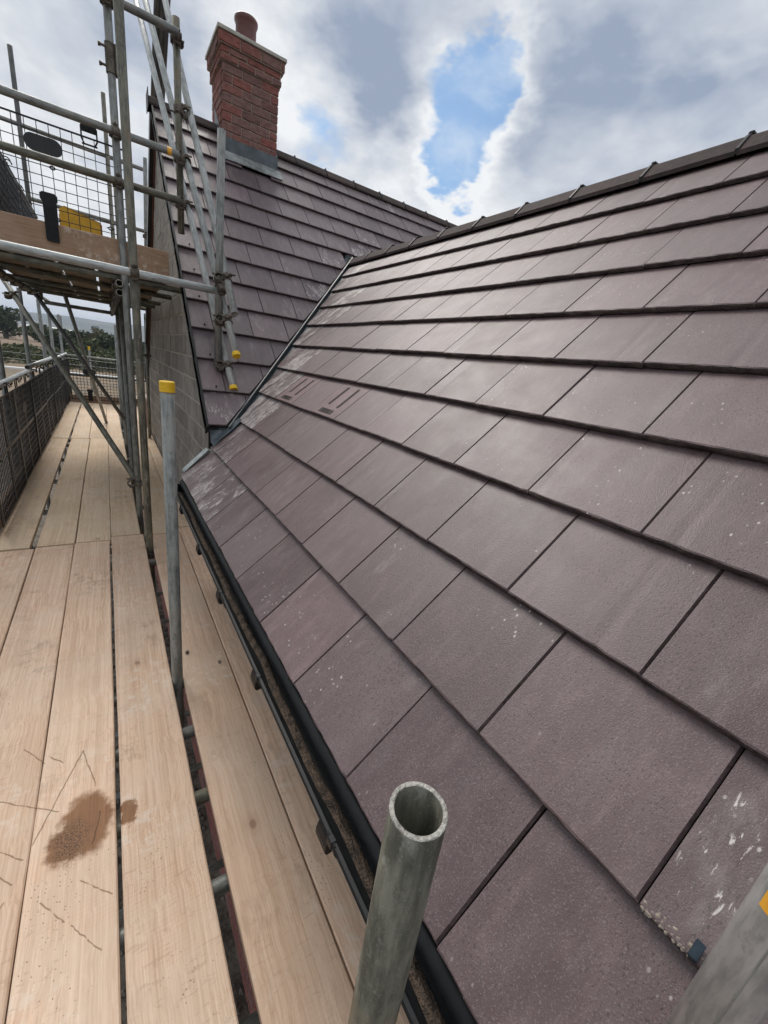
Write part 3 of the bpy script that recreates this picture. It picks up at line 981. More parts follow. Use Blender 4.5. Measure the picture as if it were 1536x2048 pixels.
vent_me = vent_mesh()
tilt1 = math.atan((0.0185 + 0.004) / G1)
tilt2 = math.atan((0.0185 + 0.004) / G2)
ex1, ey1, ez1 = Vector((0, -1, 0)), Vector((c1, 0, s1)), Vector((-s1, 0, c1))
ex2, ey2, ez2 = Vector((1, 0, 0)), Vector((0, c2, s2)), Vector((0, -s2, c2))
nvf1 = Vector((-T1, T2, 0)).normalized()     # pointing into the gable roof side
VP1 = Vector(((Z2) / T1, Y2, 0))
for i in range(10):
    sh = 0.0 if i % 2 == 0 else -0.5
    for j in range(-8, 17):
        y = (j + sh) * W              # joint nearest the camera side of this tile
        org = Vector((i * G1 * c1, y + W, i * G1 * s1))
        jit = Matrix.Rotation(R(random.uniform(-.26, .26)), 4, 'Z') @ Matrix.Rotation(R(random.uniform(-.2, .2)), 4, 'Y') @ Matrix.Translation((0, random.uniform(-.002, .002), random.uniform(-.0008, .0012)))
        mw = frame(org, ex1, ey1, ez1) @ Matrix.Rotation(-tilt1, 4, 'X') @ jit
        ctr = Vector((org.x + .5 * G1 * c1, y + W / 2, 0))
        far_y = y + W
        top_x = (i + 1) * G1 * c1
        is_vent = i == 3 and abs(y / W - 5.5) < .1 or i == 3 and abs(y / W - 7.5) < .1
        me = vent_me if is_vent else front_meshes[random.randrange(6)]
        nm = 'vent_tile' if is_vent else 'roof_tile'
        inv3 = mw.inverted()
        planes = []
        # corners for the valley test
        if i <= 1:
            if y > 2.69:
                continue
            if far_y > 2.70:
                planes.append((inv3 @ Vector((0, 2.705, 0)), inv3.to_3x3() @ Vector((0, 1, 0))))
        lowc = Vector((org.x, far_y, 0))
        if i >= 1 and vf(lowc) < .02:
            off = .012
            pc = VP1 - nvf1 * off
            if i == 1:
                # only the top corner of this course reaches the valley
                if y + W > 2.70 and vf(Vector((top_x + .05, 2.70, 0))) < .02:
                    pass
            else:
                if all(vf(Vector((xx, yy, 0))) < 0 for xx in (org.x, top_x) for yy in (y, far_y)):
                    continue
                planes.append((inv3 @ pc, (inv3.to_3x3() @ nvf1)))
        if planes:
            m2 = bisected(me, planes, 'roof_tile_cut')
            if m2 is None:
                continue
            me = m2
        if org.y < -1.9:
            continue
        o = inst(nm, me, front_roof, mw)
        # cement wash gathers near the valley and on a few others
        dv = vf(Vector((ctr.x, ctr.y, 0)))
        st = max(0.0, 1 - max(0, dv - .05) / 1.15) * random.uniform(.45, 1.0)
        if dv < .5:
            st = max(st, random.uniform(.5, .95))
        if ctr.y > 1.0 and i < 1:
            st = max(st, random.uniform(.1, .85) * min(1, (ctr.y - .8) / 1.2))
        if random.random() < .14:
            st = max(st, random.uniform(.1, .45))
        if i == 1 and y < -.4:
            st = .55
        o.color = (st, random.random() ** 2, 0, 1)
for i in range(13):
    y = Y2 + i * G2 * c2
    z = Z2 + i * G2 * s2
    first = .165 if i % 2 else W
    x = XV
    first_tile = True
    while x < 5.2:
        wd = first if first_tile else W
        org = Vector((x - (W - wd), y, z))
        mw = frame(org, ex2, ey2, ez2) @ Matrix.Rotation(-tilt2, 4, 'X') @ Matrix.Translation((0, random.uniform(-.0012, .0012), random.uniform(-.0008, .0008)))
        me = gable_meshes[random.randrange(4)]
        inv3 = mw.inverted()
        planes = []
        if wd < W:
            planes.append((inv3 @ Vector((x, 0, 0)), inv3.to_3x3() @ Vector((-1, 0, 0))))
        x1_ = x + wd
        skip = False
        left_half = (x + x1_) / 2 < XR
        fx = (lambda q: q) if left_half else (lambda q: 2 * XR - q)
        near_x, far_x = (x1_, x) if left_half else (x, x1_)
        if vf(Vector((fx(near_x), y, 0))) > -.08 and z < ZR + .02:
            if vf(Vector((fx(far_x), y + G2 * c2 + .04, 0))) > -.06:
                skip = True
            else:
                nv = nvf1 if left_half else Vector((T1, T2, 0)).normalized()
                pc = (VP1 if left_half else Vector((2 * XR - VP1.x, Y2, 0))) + nv * .034
                planes.append((inv3 @ pc, inv3.to_3x3() @ (-nv)))
        # chimney stands through the roof here
        if i >= 10 and x > .80 and x1_ < 1.31 and y + .19 > 5.07:
            skip = True
        if not skip:
            if planes:
                m2 = bisected(me, planes, 'roof_tile_cut')
            else:
                m2 = me
            if m2 is not None:
                o = inst('roof_tile', m2, gable_roof, mw)
                dv = -vf(Vector((x + wd / 2, y + .1, 0)))
                st = max(0.0, 1 - max(0, dv - .05) / 1.1) * random.uniform(.2, .8)
                o.color = (st, random.random() ** 3 * .5, 0, 1)
        x = x1_
        first_tile = False
# verge clip nails on the gable edge tiles
for i in range(1, 7):
    mb = MB()
    y = Y2 + i * G2 * c2; z = Z2 + i * G2 * s2
    p = Vector((XV + .10, y + .02, z + .02)) + ez2 * .003
    mb.cyl(p, p + ez2 * .012, .006, n=8)
    mb.obj('tile_clip', 'black_plastic', gable_roof, Matrix.Translation(p))

# --- ridge tiles
def ridge_profile(leg, th, rr=.03):
    pts = []
    a = R(45)
    outer = [(-leg * math.cos(a), -leg * math.sin(a))]
    for k in range(7):
        t_ = R(135) - R(90) * k / 6
        outer.append((rr * math.cos(t_) * 1.0, rr * math.sin(t_) - rr * 1.25))
    outer.append((leg * math.cos(a), -leg * math.sin(a)))
    inner = [(x * (1 - th / .1 * .12), z - th * 1.25) for x, z in reversed(outer)]
    return outer + inner


rp = ridge_profile(.132, .014, .055)
ridge_w = .385
mb = MB()
mb.sweep([(x, z) for x, z in rp], (0, 0, 0), (0, ridge_w - .008, 0), (1, 0, 0), (0, 0, 1), n=2, jit=.0006)
ridge_me = mb.mesh('ridge_tile', 'ridge_clay')
clip = MB()
clip.sweep([(x * 1.05, z + .005) for x, z in ridge_profile(.129, .016, .055)], (0, -.006, 0), (0, .006, 0), (1, 0, 0), (0, 0, 1))
clip.box((-.022, -.011, -.016), (.022, .011, -.001), ch=.004)
clip_me = clip.mesh('ridge_clip', 'black_plastic')
yy = .808 - 6 * ridge_w
while yy < 4.05:
    mw = Matrix.Translation((XR + random.uniform(-.002, .002), yy + .004, ZR + .014 + random.uniform(-.002, .002)))
    inst('ridge_tile', ridge_me, front_roof, mw)
    inst('ridge_clip', clip_me, front_roof, Matrix.Translation((XR, yy, ZR + .014)))
    yy += ridge_w
mb = MB()
mb.sweep(rp, (XR, yy + .004, ZR + .014), (XR, 4.36, ZR + .014), (1, 0, 0), (0, 0, 1))
mb.obj('ridge_tile', 'ridge_clay', front_roof, Matrix.Translation((XR, yy, ZR)))
mb = MB()
mb.box((XR - .06, 4.36, ZR - .06), (XR + .06, 4.43, ZR + .035), ch=.012)
mb.obj('ridge_end', 'lead', front_roof, Matrix.Translation((XR, 4.39, ZR)))
rot90 = Matrix.Rotation(R(-90), 4, 'Z')
xx = 1.634 - 1 * .39
xs_ = [1.634 + .39 * k for k in range(0, 9)]
for x in xs_:
    inst('ridge_tile', ridge_me, gable_roof, Matrix.Translation((x + .004, YR, ZR2 + .014)) @ rot90)
    inst('ridge_clip', clip_me, gable_roof, Matrix.Translation((x, YR, ZR2 + .014)) @ rot90 @ Matrix.Scale(.6, 4, (0, 1, 0)))
for x0, x1 in ((XV - .03, .46), (.468, .775), (1.33, 1.628)):
    mb = MB()
    mb.sweep(rp, (x0, YR, ZR2 + .014), (x1, YR, ZR2 + .014), (0, 1, 0), (0, 0, 1))
    mb.obj('ridge_tile', 'ridge_clay', gable_roof, Matrix.Translation((x0, YR, ZR2)))
# ridge end plate at the gable
mb = MB()
mb.box((XV - .034, YR - .10, ZR2 - .115), (XV - .028, YR + .10, ZR2 + .03), ch=.002)
mb.obj('ridge_end', 'black_plastic', gable_roof, Matrix.Translation((XV - .03, YR, ZR2)))
# top edge underlay shadow strip under the front ridge
# --- dry verge profiles along the gable edge (near slope stepped with the tiles, far slope plain)
mb = MB()
p0 = Vector((XV - .004, Y2 - .004, Z2 - .026)); p1 = p0 + ey2 * (13 * G2)
mb.sweep([(-.004, .020), (.010, .020), (.010, -.060), (-.004, -.060)], p0, p1, (1, 0, 0), ez2)
mb.obj('verge_trim', 'black_plastic', gable_roof, Matrix.Translation(p0))
ef = Vector((0, c2, -s2)); nf = Vector((0, s2, c2))
q0 = Vector((XV - .004, YR + .01, ZR2 - .01)); q1 = q0 + ef * 3.95
mb = MB()
mb.sweep([(-.006, .02), (.016, .02), (.016, -.085), (-.006, -.085)], q0, q1, (1, 0, 0), nf)
mb.obj('verge_trim', 'bargeboard', gable_roof, Matrix.Translation(q0))
mb = MB()
mb.sweep([(.017, -.03), (.034, -.03), (.034, -.095), (.017, -.095)], q0, q1, (1, 0, 0), nf)
mb.obj('undercloak', 'bargeboard', gable_roof, Matrix.Translation(q0))
mb = MB()
mb.sweep([(.035, -.03), (.046, -.03), (.046, -.105), (.035, -.105)], q0, q1, (1, 0, 0), nf)
mb.obj('edge_strip', 'undercloak', gable_roof, Matrix.Translation(q0))
mb = MB()
for k in range(13):
    y = Y2 + k * G2 * c2; z = Z2 + k * G2 * s2
    o_ = Vector((XV - .005, y, z))
    mb.box((-.003, -.004, -.05), (.004, G2 + .01, .003), 0, frame(o_, Vector((1, 0, 0)), ey2, ez2) @ Matrix.Rotation(-tilt2, 4, 'X'))
mb.obj('verge_cap', 'lead_pale', gable_roof, Matrix.Translation((XV, Y2, Z2)))
# far slope covering (seen only as an edge)
mb = MB()
mb.sweep([(XV, 0.0), (9.5, 0.0), (9.5, -.03), (XV, -.03)], Vector((0, YR, ZR2 - .02)), Vector((0, YR, ZR2 - .02)) + ef * 3.9, (1, 0, 0), nf)
mb.obj('far_slope', 'tile_gable', gable_roof, Matrix.Translation((3, YR, ZR2)))

# --- valley between the roofs
vdir = Vector((1 / T1, 1 / T2, 1.0)).normalized()
va = Vector((Z2 / T1, Y2, Z2))
vb = va + vdir * ((1.93 - Z2) / vdir.z)
side = Vector((-vdir.y, vdir.x, 0)).normalized()   # towards the gable roof
upv = vdir.cross(side) * -1
if upv.z < 0:
    upv = -upv
mb = MB()
st_, en_ = va - vdir * .06, vb
mb.sweep([(-.06, .0), (-.012, -.006), (.012, -.022), (.045, -.012), (.085, .012), (.085, .006), (.04, -.020), (.010, -.030), (-.06, -.012)], st_, en_, side, upv)
mb.obj('valley_trough', 'valley_grey', house, Matrix.Translation(va))
mb = MB()
mb.sweep([(.000, -.02), (.014, -.02), (.014, .018), (.010, .022), (.000, .022)], va - vdir * .04, vb, side, upv)
mb.obj('valley_upstand', 'valley_grey', house, Matrix.Translation(va))
# valley outlet: eaves fascia of the gable roof with dressed lead below it
mb = MB()
mb.box((XV + .012, Y2 + .022, Z2 - .17), (.44, Y2 + .045, Z2 - .022))
mb.obj('eaves_fascia', 'black_plastic', house, Matrix.Translation((XV, Y2, Z2 - .17)))
mb = MB()
pl = []
n_ = 9
for i in range(n_ + 1):
    u = i / n_
    x = XV + .02 + u * (.36 - XV)
    base = x * T1 + .012
    topz = max(base + .004, Z2 - .030 - .01 * (1 - u))
    for k in range(4):
        v_ = k / 3
        wob = .010 * math.sin(9 * u + 4 * v_) * (1 - abs(2 * v_ - 1)) + random.uniform(-.004, .004)
        if k == 0:
            pl.append((x + .01, Y2 - .055 + .02 * u, base - .004 + .004 * math.sin(7 * u)))
        elif k == 1:
            pl.append((x, Y2 - .004 + wob * .4, base + .006 + abs(wob)))
        else:
            pl.append((x, Y2 + .014 - wob, base + (topz - base) * (v_ - .33) / .67))
fs = []
for i in range(n_):
    for k in range(3):
        a = i * 4 + k
        fs.append((a, a + 4, a + 5, a + 1))
mb.add(pl, fs, 0, True)
mb.obj('valley_lead', 'lead', house, Matrix.Translation((.27, Y2, .3)))
# pale lead strip closing the end of the eaves courses
mb = MB()
o_ = Vector((0.002, 2.704, 0.004))
mb.sweep([(-.026, .003), (-.010, .010), (.004, .016), (.012, .008), (.012, -.05), (.008, -.05), (.006, .004), (-.010, .004), (-.026, -.001)], o_ + ey1 * .03, o_ + ey1 * .245, (0, 1, 0), ez1, n=6, jit=.0012)
mb.obj('end_flashing', 'lead_pale', house, Matrix.Translation(o_))

# --- eaves: fascia, soffit, eaves tray and gutter
mb = MB()
mb.box((.035, -2.5, -.20), (.055, 2.69, -.035))
mb.obj('fascia', 'black_plastic', house, Matrix.Translation((.04, 0, -.2)))
mb = MB()
mb.box((.056, -2.5, -.20), (XW + .02, 2.69, -.188))
mb.obj('soffit', 'black_plastic', house, Matrix.Translation((.2, 0, -.2)))
mb = MB()
tray = []
for k in range(9):
    a = R(100) + R(85) * k / 8
    tray.append((.022 + .026 * math.cos(a), -.052 + .026 * math.sin(a)))
tray_in = [(x + .004, z - .004) for x, z in reversed(tray)]
mb.sweep(tray + tray_in, (0, -1.6, 0), (0, 2.69, 0), (1, 0, 0), (0, 0, 1), smooth=True)
mb.obj('eaves_tray', 'black_plastic', house, Matrix.Translation((0, 0, -.05)))
GXc, GZc, GR = .004, -.060, .056
prof_o, prof_i = [], []
for k in range(17):
    a = R(180) + R(180) * k / 16
    prof_o.append((GXc + GR * math.cos(a), GZc + GR * math.sin(a)))
    prof_i.append((GXc + (GR - .003) * math.cos(a), GZc + (GR - .003) * math.sin(a)))
lip = [(GXc - GR - .004, GZc + .004), (GXc - GR - .004, GZc - .002)]
mb = MB()
mb.sweep([(GXc - GR + .007, GZc + .003), (GXc - GR + .004, GZc + .006), (GXc - GR - .003, GZc + .006), (GXc - GR - .006, GZc + .001)] + prof_o + [(GXc + GR, GZc + .02), (GXc + GR - .003, GZc + .02)] + list(reversed(prof_i)), (0, -1.6, 0), (0, 2.685, 0), (1, 0, 0), (0, 0, 1), smooth=False, n=10)
gutter = mb.obj('gutter', 'black_plastic', house, Matrix.Translation((GXc, 0, GZc - GR)))
mb = MB()
endp = [(GXc + GR * math.cos(R(180) + R(180) * k / 12), GZc + GR * math.sin(R(180) + R(180) * k / 12)) for k in range(13)]
mb.sweep(endp, (0, 2.685, 0), (0, 2.70, 0), (1, 0, 0), (0, 0, 1))
mb.obj('stop_end', 'black_plastic', gutter, Matrix.Translation((GXc, 2.69, GZc)))
# grit washed into the gutter
mb = MB()
rows_ = 160
pv = []
for s in range(rows_ + 1):
    y = -.18 + 2.84 * s / rows_
    wob = .008 * math.sin(y * 9) + .005 * math.sin(y * 23 + 1)
    for k in range(6):
        a = R(246) + R(30) * k / 5
        h = .004 + .008 * (math.sin(k / 5 * math.pi)) * (.5 + .5 * math.sin(y * 5 + k)) + random.uniform(-.003, .003)
        rr_ = GR - .003 - max(.0006, h if 0 < k < 5 else 0)
        pv.append((GXc + rr_ * math.cos(a) + wob * .5, y, GZc + rr_ * math.sin(a)))
fs = []
for s in range(rows_):
    for k in range(5):
        a = s * 6 + k
        fs.append((a, a + 6, a + 7, a + 1))
mb.add(pv, fs)
mb.obj('gutter_grit', 'gutter_debris', gutter, Matrix.Translation((GXc, 0, GZc)))
br = MB()
bo = [(GXc + (GR + .0045) * math.cos(R(172) + R(150) * k / 12), GZc + (GR + .0045) * math.sin(R(172) + R(150) * k / 12)) for k in range(13)]
bi = [(GXc + (GR + .001) * math.cos(R(172) + R(150) * k / 12), GZc + (GR + .001) * math.sin(R(172) + R(150) * k / 12)) for k in range(13)]
br.sweep(bo + list(reversed(bi)), (0, -.016, 0), (0, .016, 0), (1, 0, 0), (0, 0, 1))
br.box((GXc - GR - .008, -.009, GZc - .010), (GXc - GR + .006, .009, GZc + .009), ch=.002)
tabp = [(-.001, -.010), (-.006, -.020), (-.010, -.036), (-.010, -.050), (-.004, -.058), (.006, -.056), (.012, -.04), (.006, -.012)]
br.sweep([(GXc - GR + x + .004, GZc + z) for x, z in tabp], (0, .012, 0), (0, .058, 0), (1, 0, 0), (0, 0, 1), smooth=False)
br_me = br.mesh('gutter_bracket', 'black_plastic')
for y in (.24, .73, 1.225, 1.68, 2.25):
    inst('gutter_bracket', br_me, gutter, Matrix.Translation((0, y, 0)))
mb = MB()
mb.sweep([(x * 1.0, z) for x, z in bo] + list(reversed(bi)), (0, 1.21 - .05, 0), (0, 1.21 + .05, 0), (1, 0, 0), (0, 0, 1))
mb.obj('gutter_union', 'black_plastic', gutter, Matrix.Translation((GXc, 1.21, GZc)))
# tile hook gripping the course edge near the camera
mb = MB()
o_ = Vector((.190, -.212, .1925))
fm = frame(o_, ex1, ey1, ez1)
mb.box((-.005, -.003, -.018), (.005, .000, .0045), mat4=fm, ch=.0008)
mb.box((-.005, -.003, .002), (.005, .020, .0045), mat4=fm, ch=.0008)
mb.obj('tile_hook', 'blue_clip', front_roof, Matrix.Translation(o_))
# mortar lumps along that edge
mb = MB()
for k in range(46):
    yy_ = random.choice((random.gauss(-.165, .012), random.gauss(-.215, .016), random.uniform(-.26, -.15)))
    p = Vector((G1 * c1, yy_, G1 * s1)) + ey1 * abs(random.gauss(0.001, .006)) + ez1 * -.0008
    s = random.uniform(.0015, .0045)
    n5 = [(s * math.cos(a) * random.uniform(.5, 1.2), s * math.sin(a) * random.uniform(.5, 1.2)) for a in (0, 1.0, 2.1, 3.1, 4.2, 5.2)]
    q = frame(p, ex1, ey1, ez1)
    mb.add([tuple(q @ Vector((a, b, 0))) for a, b in n5] + [tuple(q @ Vector((a * .4, b * .4, s * .35))) for a, b in n5], [(i, (i + 1) % 6, 6 + (i + 1) % 6, 6 + i) for i in range(6)] + [(6, 7, 8, 9, 10, 11)], 0, True)
tag(mb.obj('mortar_crumbs', 'crumb', front_roof, Matrix.Translation((.19, -.2, .19))), kind='stuff')

# --- chimney
CX0, CX1, CY0, CY1 = .772, 1.322, 5.10, 5.60
mb = MB()
m_ = .006
mb.box((CX0 + m_, CY0 + m_, 2.3), (CX1 - m_, CY1 - m_, 3.44))
mb.box((CX0 + m_ - .02, CY0 + m_ - .02, 3.432), (CX1 - m_ + .02, CY1 - m_ + .02, 3.546))
mb.box((CX0 + m_ - .042, CY0 + m_ - .042, 3.544), (CX1 - m_ + .042, CY1 - m_ + .042, 3.632))
chimney = mb.obj('chimney', 'mortar_red', house, Matrix.Translation((1.05, 5.35, 2.3)))
BK = {}


def brick_mesh(lx, ly, lz, mt, ch=.004, key=None):
    k = (round(lx, 3), round(ly, 3), round(lz, 3), mt)
    if k not in BK:
        b = MB()
        b.box((-lx / 2, -ly / 2, -lz / 2), (lx / 2, ly / 2, lz / 2), ch=ch)
        r_ = random.Random(hash(k) % 9999)
        b.v = [(x + r_.uniform(-.0012, .0012), y + r_.uniform(-.0012, .0012), z + r_.uniform(-.0012, .0012)) for x, y, z in b.v]
        BK[k] = b.mesh('brick', mt)
    return BK[k]


def brick_ring(x0, x1, y0, y1, z, h, shift, nb_x, nb_y, parent):
    jn = .009
    lx = (x1 - x0 + jn) / nb_x
    ly = (y1 - y0) / nb_y
    d = .055
    for fy, face in ((y0, 1), (y1, -1)):
        a = x0 - (lx / 2 if shift else 0)
        while a < x1 - .01:
            s_ = max(a, x0); e_ = min(a + lx - jn, x1)
            if e_ - s_ > .02:
                inst('brick', brick_mesh(e_ - s_, d, h - jn, 'brick_red'), parent, Matrix.Translation(((s_ + e_) / 2, fy + face * (d / 2) - face * .004 + face * random.uniform(-.0015, .0015), z + h / 2)))
            a += lx
    for fx, face in ((x0, 1), (x1, -1)):
        a = y0 + d + .005 - (0 if shift else ly / 2)
        while a < y1 - d - .01:
            s_ = max(a, y0 + d + .005); e_ = min(a + ly - jn, y1 - d - .005)
            if e_ - s_ > .02:
                inst('brick', brick_mesh(d, e_ - s_, h - jn, 'brick_red'), parent, Matrix.Translation((fx + face * (d / 2) - face * .004 + face * random.uniform(-.003, .003), (s_ + e_) / 2, z + h / 2)))
            a += ly


hb = .0764
for k in range(10):
    brick_ring(CX0, CX1, CY0, CY1, 3.432 - hb * (k + 1), hb, k % 2, 2.93, 2.4, chimney)
for k in range(2):
    brick_ring(CX0 - .02, CX1 + .02, CY0 - .02, CY1 + .02, 3.432 + .0565 * k, .0565, k % 2, 3.6, 2.6, chimney)
brick_ring(CX0 - .042, CX1 + .042, CY0 - .042, CY1 + .042, 3.546, .086, 0, 3.2, 2.6, chimney)
mb = MB()
mb.box((CX0 - .058, CY0 - .058, 3.633), (CX1 + .058, CY1 + .058, 3.664), ch=.004)
mb.obj('cap_slab', 'slab', chimney, Matrix.Translation((1.05, 5.35, 3.633)))
mb = MB()
PX, PY = 1.035, 5.30
ring = [(.098, 3.67), (.096, 3.70), (.098, 3.87), (.106, 3.885), (.112, 3.90), (.112, 3.92), (.104, 3.929), (.086, 3.927), (.084, 3.68)]
nseg = 28
vs_ = []
for r_, z in ring:
    for k in range(nseg):
        a = 2 * math.pi * k / nseg
        vs_.append((PX + r_ * math.cos(a), PY + r_ * math.sin(a), z))
fs = []
for q in range(len(ring) - 1):
    for k in range(nseg):
        fs.append((q * nseg + k, q * nseg + (k + 1) % nseg, (q + 1) * nseg + (k + 1) % nseg, (q + 1) * nseg + k))
mb.add(vs_, fs, 0, True)
mb.obj('chimney_pot', 'terracotta', chimney, Matrix.Translation((PX, PY, 3.67)))
# lead: front upstand, apron on the tiles, side soaker
mb = MB()
zroof = lambda y: Z2 + (y - Y2) * T2
mb.box((CX0 - .012, CY0 - .012, zroof(CY0) - .02), (CX1 + .010, CY0 + .01, zroof(CY0) + .125), ch=.003)
mb.obj('chimney_lead', 'lead', chimney, Matrix.Translation((1.05, CY0, 2.7)))
mb = MB()
a0 = Vector((CX0 - .02, CY0 - .012, zroof(CY0 - .012) + .008))
mb.sweep([(0, .014), (-.03, .012), (-.06, .010), (-.10, .006), (-.125, .005), (-.125, .000), (0, .004)], a0, a0 + Vector((CX1 - CX0 + .07, 0, 0)), ey2, ez2, n=8, jit=.0015)
mb.obj('chimney_apron', 'lead_pale', chimney, Matrix.Translation(a0))
for xs0, xs1 in ((CX0 - .012, CX0 + .004), (CX1 - .004, CX1 + .014)):
    mb = MB()
    mb.add([(xs0, CY0 - .01, zroof(CY0)), (xs1, CY0 - .01, zroof(CY0)), (xs1, YR, ZR2), (xs0, YR, ZR2), (xs0, CY0 - .01, zroof(CY0) + .125), (xs1, CY0 - .01, zroof(CY0) + .125), (xs1, YR, ZR2 + .13), (xs0, YR, ZR2 + .13)],
           [(0, 1, 2, 3), (4, 5, 6, 7), (0, 1, 5, 4), (1, 2, 6, 5), (2, 3, 7, 6), (3, 0, 4, 7)])
    mb.obj('side_lead', 'lead', chimney, Matrix.Translation((xs0, CY0, 2.7)))
# --- gable wall of concrete blocks
GY0, GY1 = 2.775, 2 * YR - 2.775
mb = MB()
wt = lambda y: Z2 + (min(y, 2 * YR - y) - Y2) * T2 - .12
pts = [(GY0, -.78), (GY1, -.78), (GY1, wt(GY1)), (YR, wt(YR)), (GY0, wt(GY0))]
mb.add([(XW + .004, y, z) for y, z in pts] + [(XW + .25, y, z) for y, z in pts], [(0, 1, 2, 3, 4), (9, 8, 7, 6, 5)] + [(i, (i + 1) % 5, 5 + (i + 1) % 5, 5 + i) for i in range(5)])
gable_wall = mb.obj('gable_wall', 'mortar_block', house, Matrix.Translation((XW, 5.4, -.78)))
bl_me = {}
for r_ in range(23):
    z0 = -.77 + .168 * r_
    off = 0 if r_ % 2 else .1725
    y = GY0 - off + .12
    while y < GY1:
        ys, ye_ = max(y, GY0), min(y + .335, GY1)
        if ye_ - ys > .03 and min(wt(ys), wt(ye_)) > z0 - .35 and max(wt(ys), wt(ye_)) > z0 + .01:
            me = brick_mesh(.09, ye_ - ys, .159, 'block', .004)
            mw = Matrix.Translation((XW + .045 + random.uniform(-.002, .002), (ys + ye_) / 2, z0 + .0795))
            pls = []
            if min(wt(ys), wt(ye_)) < z0 + .159:
                nn = Vector((0, -s2, c2)) if (ys + ye_) / 2 < YR else Vector((0, s2, c2))
                yy_ = ys if (ys + ye_) / 2 < YR else ye_
                pls.append((mw.inverted() @ Vector((XW, yy_, wt(yy_))), nn))
            m2 = bisected(me, pls, 'block_cut') if pls else me
            if m2:
                inst('block', m2, gable_wall, mw)
        y += .345
# --- brick wall below the scaffold
mb = MB()
mb.box((XW + .012, -3, ZL - .3), (XW + .25, 14.5, -.79))
lower_wall = mb.obj('lower_wall', 'mortar_red', house, Matrix.Translation((XW, 5, ZL)))
for r_ in range(8):
    for k in range(36):
        y = 0.9 + .225 * k + (.1125 if r_ % 2 else 0)
        inst('brick', brick_mesh(.10, .215, .065, 'brick_red', .003), lower_wall, Matrix.Translation((XW + .057 + random.uniform(-.002, .002), y + .1, ZL + .01 + .075 * r_ + .04)))
mb = MB()
for r_ in range(40):
    for k in range(52):
        y = 0.9 + .225 * k + (.1125 if r_ % 2 else 0)
        if r_ < 8 and k < 36 or 14 < r_ < 34:
            continue
        mb.box((XW + .007, y - .0075, ZL + .0175 + .075 * r_), (XW + .02, y + .2075, ZL + .0825 + .075 * r_))
tag(mb.obj('brick_courses', 'brick_red', lower_wall, Matrix.Translation((XW, 8, ZL))), kind='stuff')
# brick pier past the blockwork
for r_ in range(7):
    for k in range(4):
        inst('brick', brick_mesh(.10, .215, .065, 'brick_red', .003), lower_wall, Matrix.Translation((XW - .03 + .05, GY1 + .15 + .225 * k + (.1125 if r_ % 2 else 0), -.72 + .075 * r_ + .04)))
mb = MB()
mb.box((XW - .022, GY1 + .02, -.79), (XW + .2, GY1 + 1.1, -.17))
mb.obj('pier', 'mortar_red', house, Matrix.Translation((XW, GY1 + .5, -.79)))
# rest of the house body so that nothing is hollow
mb = MB()
mb.box((XW + .26, -2.4, ZL - .3), (3.5, 2.6, -.3))
mb.obj('inner_wall', 'mortar_block', house, Matrix.Translation((2, 0, ZG)))

# ------------------------------------------------------------------ scaffold
TR = .0242
scaffold = tag(empty('scaffold', (-.6, 5, ZL)), 'galvanised tube scaffold with walkway lift, upper platform and sloping guard rails', 'scaffold')


def tube(name, p0, p1, mt='galvanised', n=20, parent=None, hollow=True, r=TR, wall=.0042):
    p0, p1 = Vector(p0), Vector(p1)
    L = (p1 - p0).length
    z = (p1 - p0).normalized()
    x = z.orthogonal().normalized()
    if abs(z.z) > .9:
        x = Vector((1, 0, 0)); x = (x - z * x.dot(z)).normalized()
    y = z.cross(x)
    mb_ = MB()
    rnd = random.Random(int(abs(p0.x * 977 + p0.y * 131 + p0.z * 17) * 100))
    prof = [(r, 0.0), (r, L), (r - .0008, L + .0006), (r - wall + .0008, L + .0006), (r - wall, L), (r - wall, L - .25 if L > .6 else L * .5), ]
    lo = [(r - wall, .25 if L > .6 else L * .5), (r - wall, 0.0)]
    rings = prof
    vs_ = []
    for q, (rr_, h) in enumerate(rings):
        for k in range(n):
            a = 2 * math.pi * k / n
            vs_.append((rr_ * math.cos(a), rr_ * math.sin(a), h))
    base = len(rings)
    for q, (rr_, h) in enumerate(lo):
        for k in range(n):
            a = 2 * math.pi * k / n
            vs_.append((rr_ * math.cos(a), rr_ * math.sin(a), h))
    fs, mi = [], []
    def band(q0, q1, m_):
        for k in range(n):
            fs.append((q0 * n + k, q0 * n + (k + 1) % n, q1 * n + (k + 1) % n, q1 * n + k)); mi.append(m_)
    band(0, 1, 0); band(1, 2, 1); band(2, 3, 1); band(3, 4, 1); band(4, 5, 0)
    band(base, base + 1, 0); band(base + 1, 0, 1)
    fs.append(tuple(5 * n + k for k in range(n))); mi.append(0)
    fs.append(tuple(base * n + n - 1 - k for k in range(n))); mi.append(0)
    mb_.add(vs_, fs, 0, True)
    mb_.mi = mi
    me = bpy.data.meshes.new(name)
    me.from_pydata(mb_.v, [], mb_.f)
    me.materials.append(MATS[mt]); me.materials.append(MATS['cut_rim'])
    for p_, m_ in zip(me.polygons, mi):
        p_.material_index = m_
        p_.use_smooth = m_ == 0 and len(p_.vertices) == 4
    o = bpy.data.objects.new(name, me)
    return place(o, parent or scaffold, frame(p0, x, y, z))


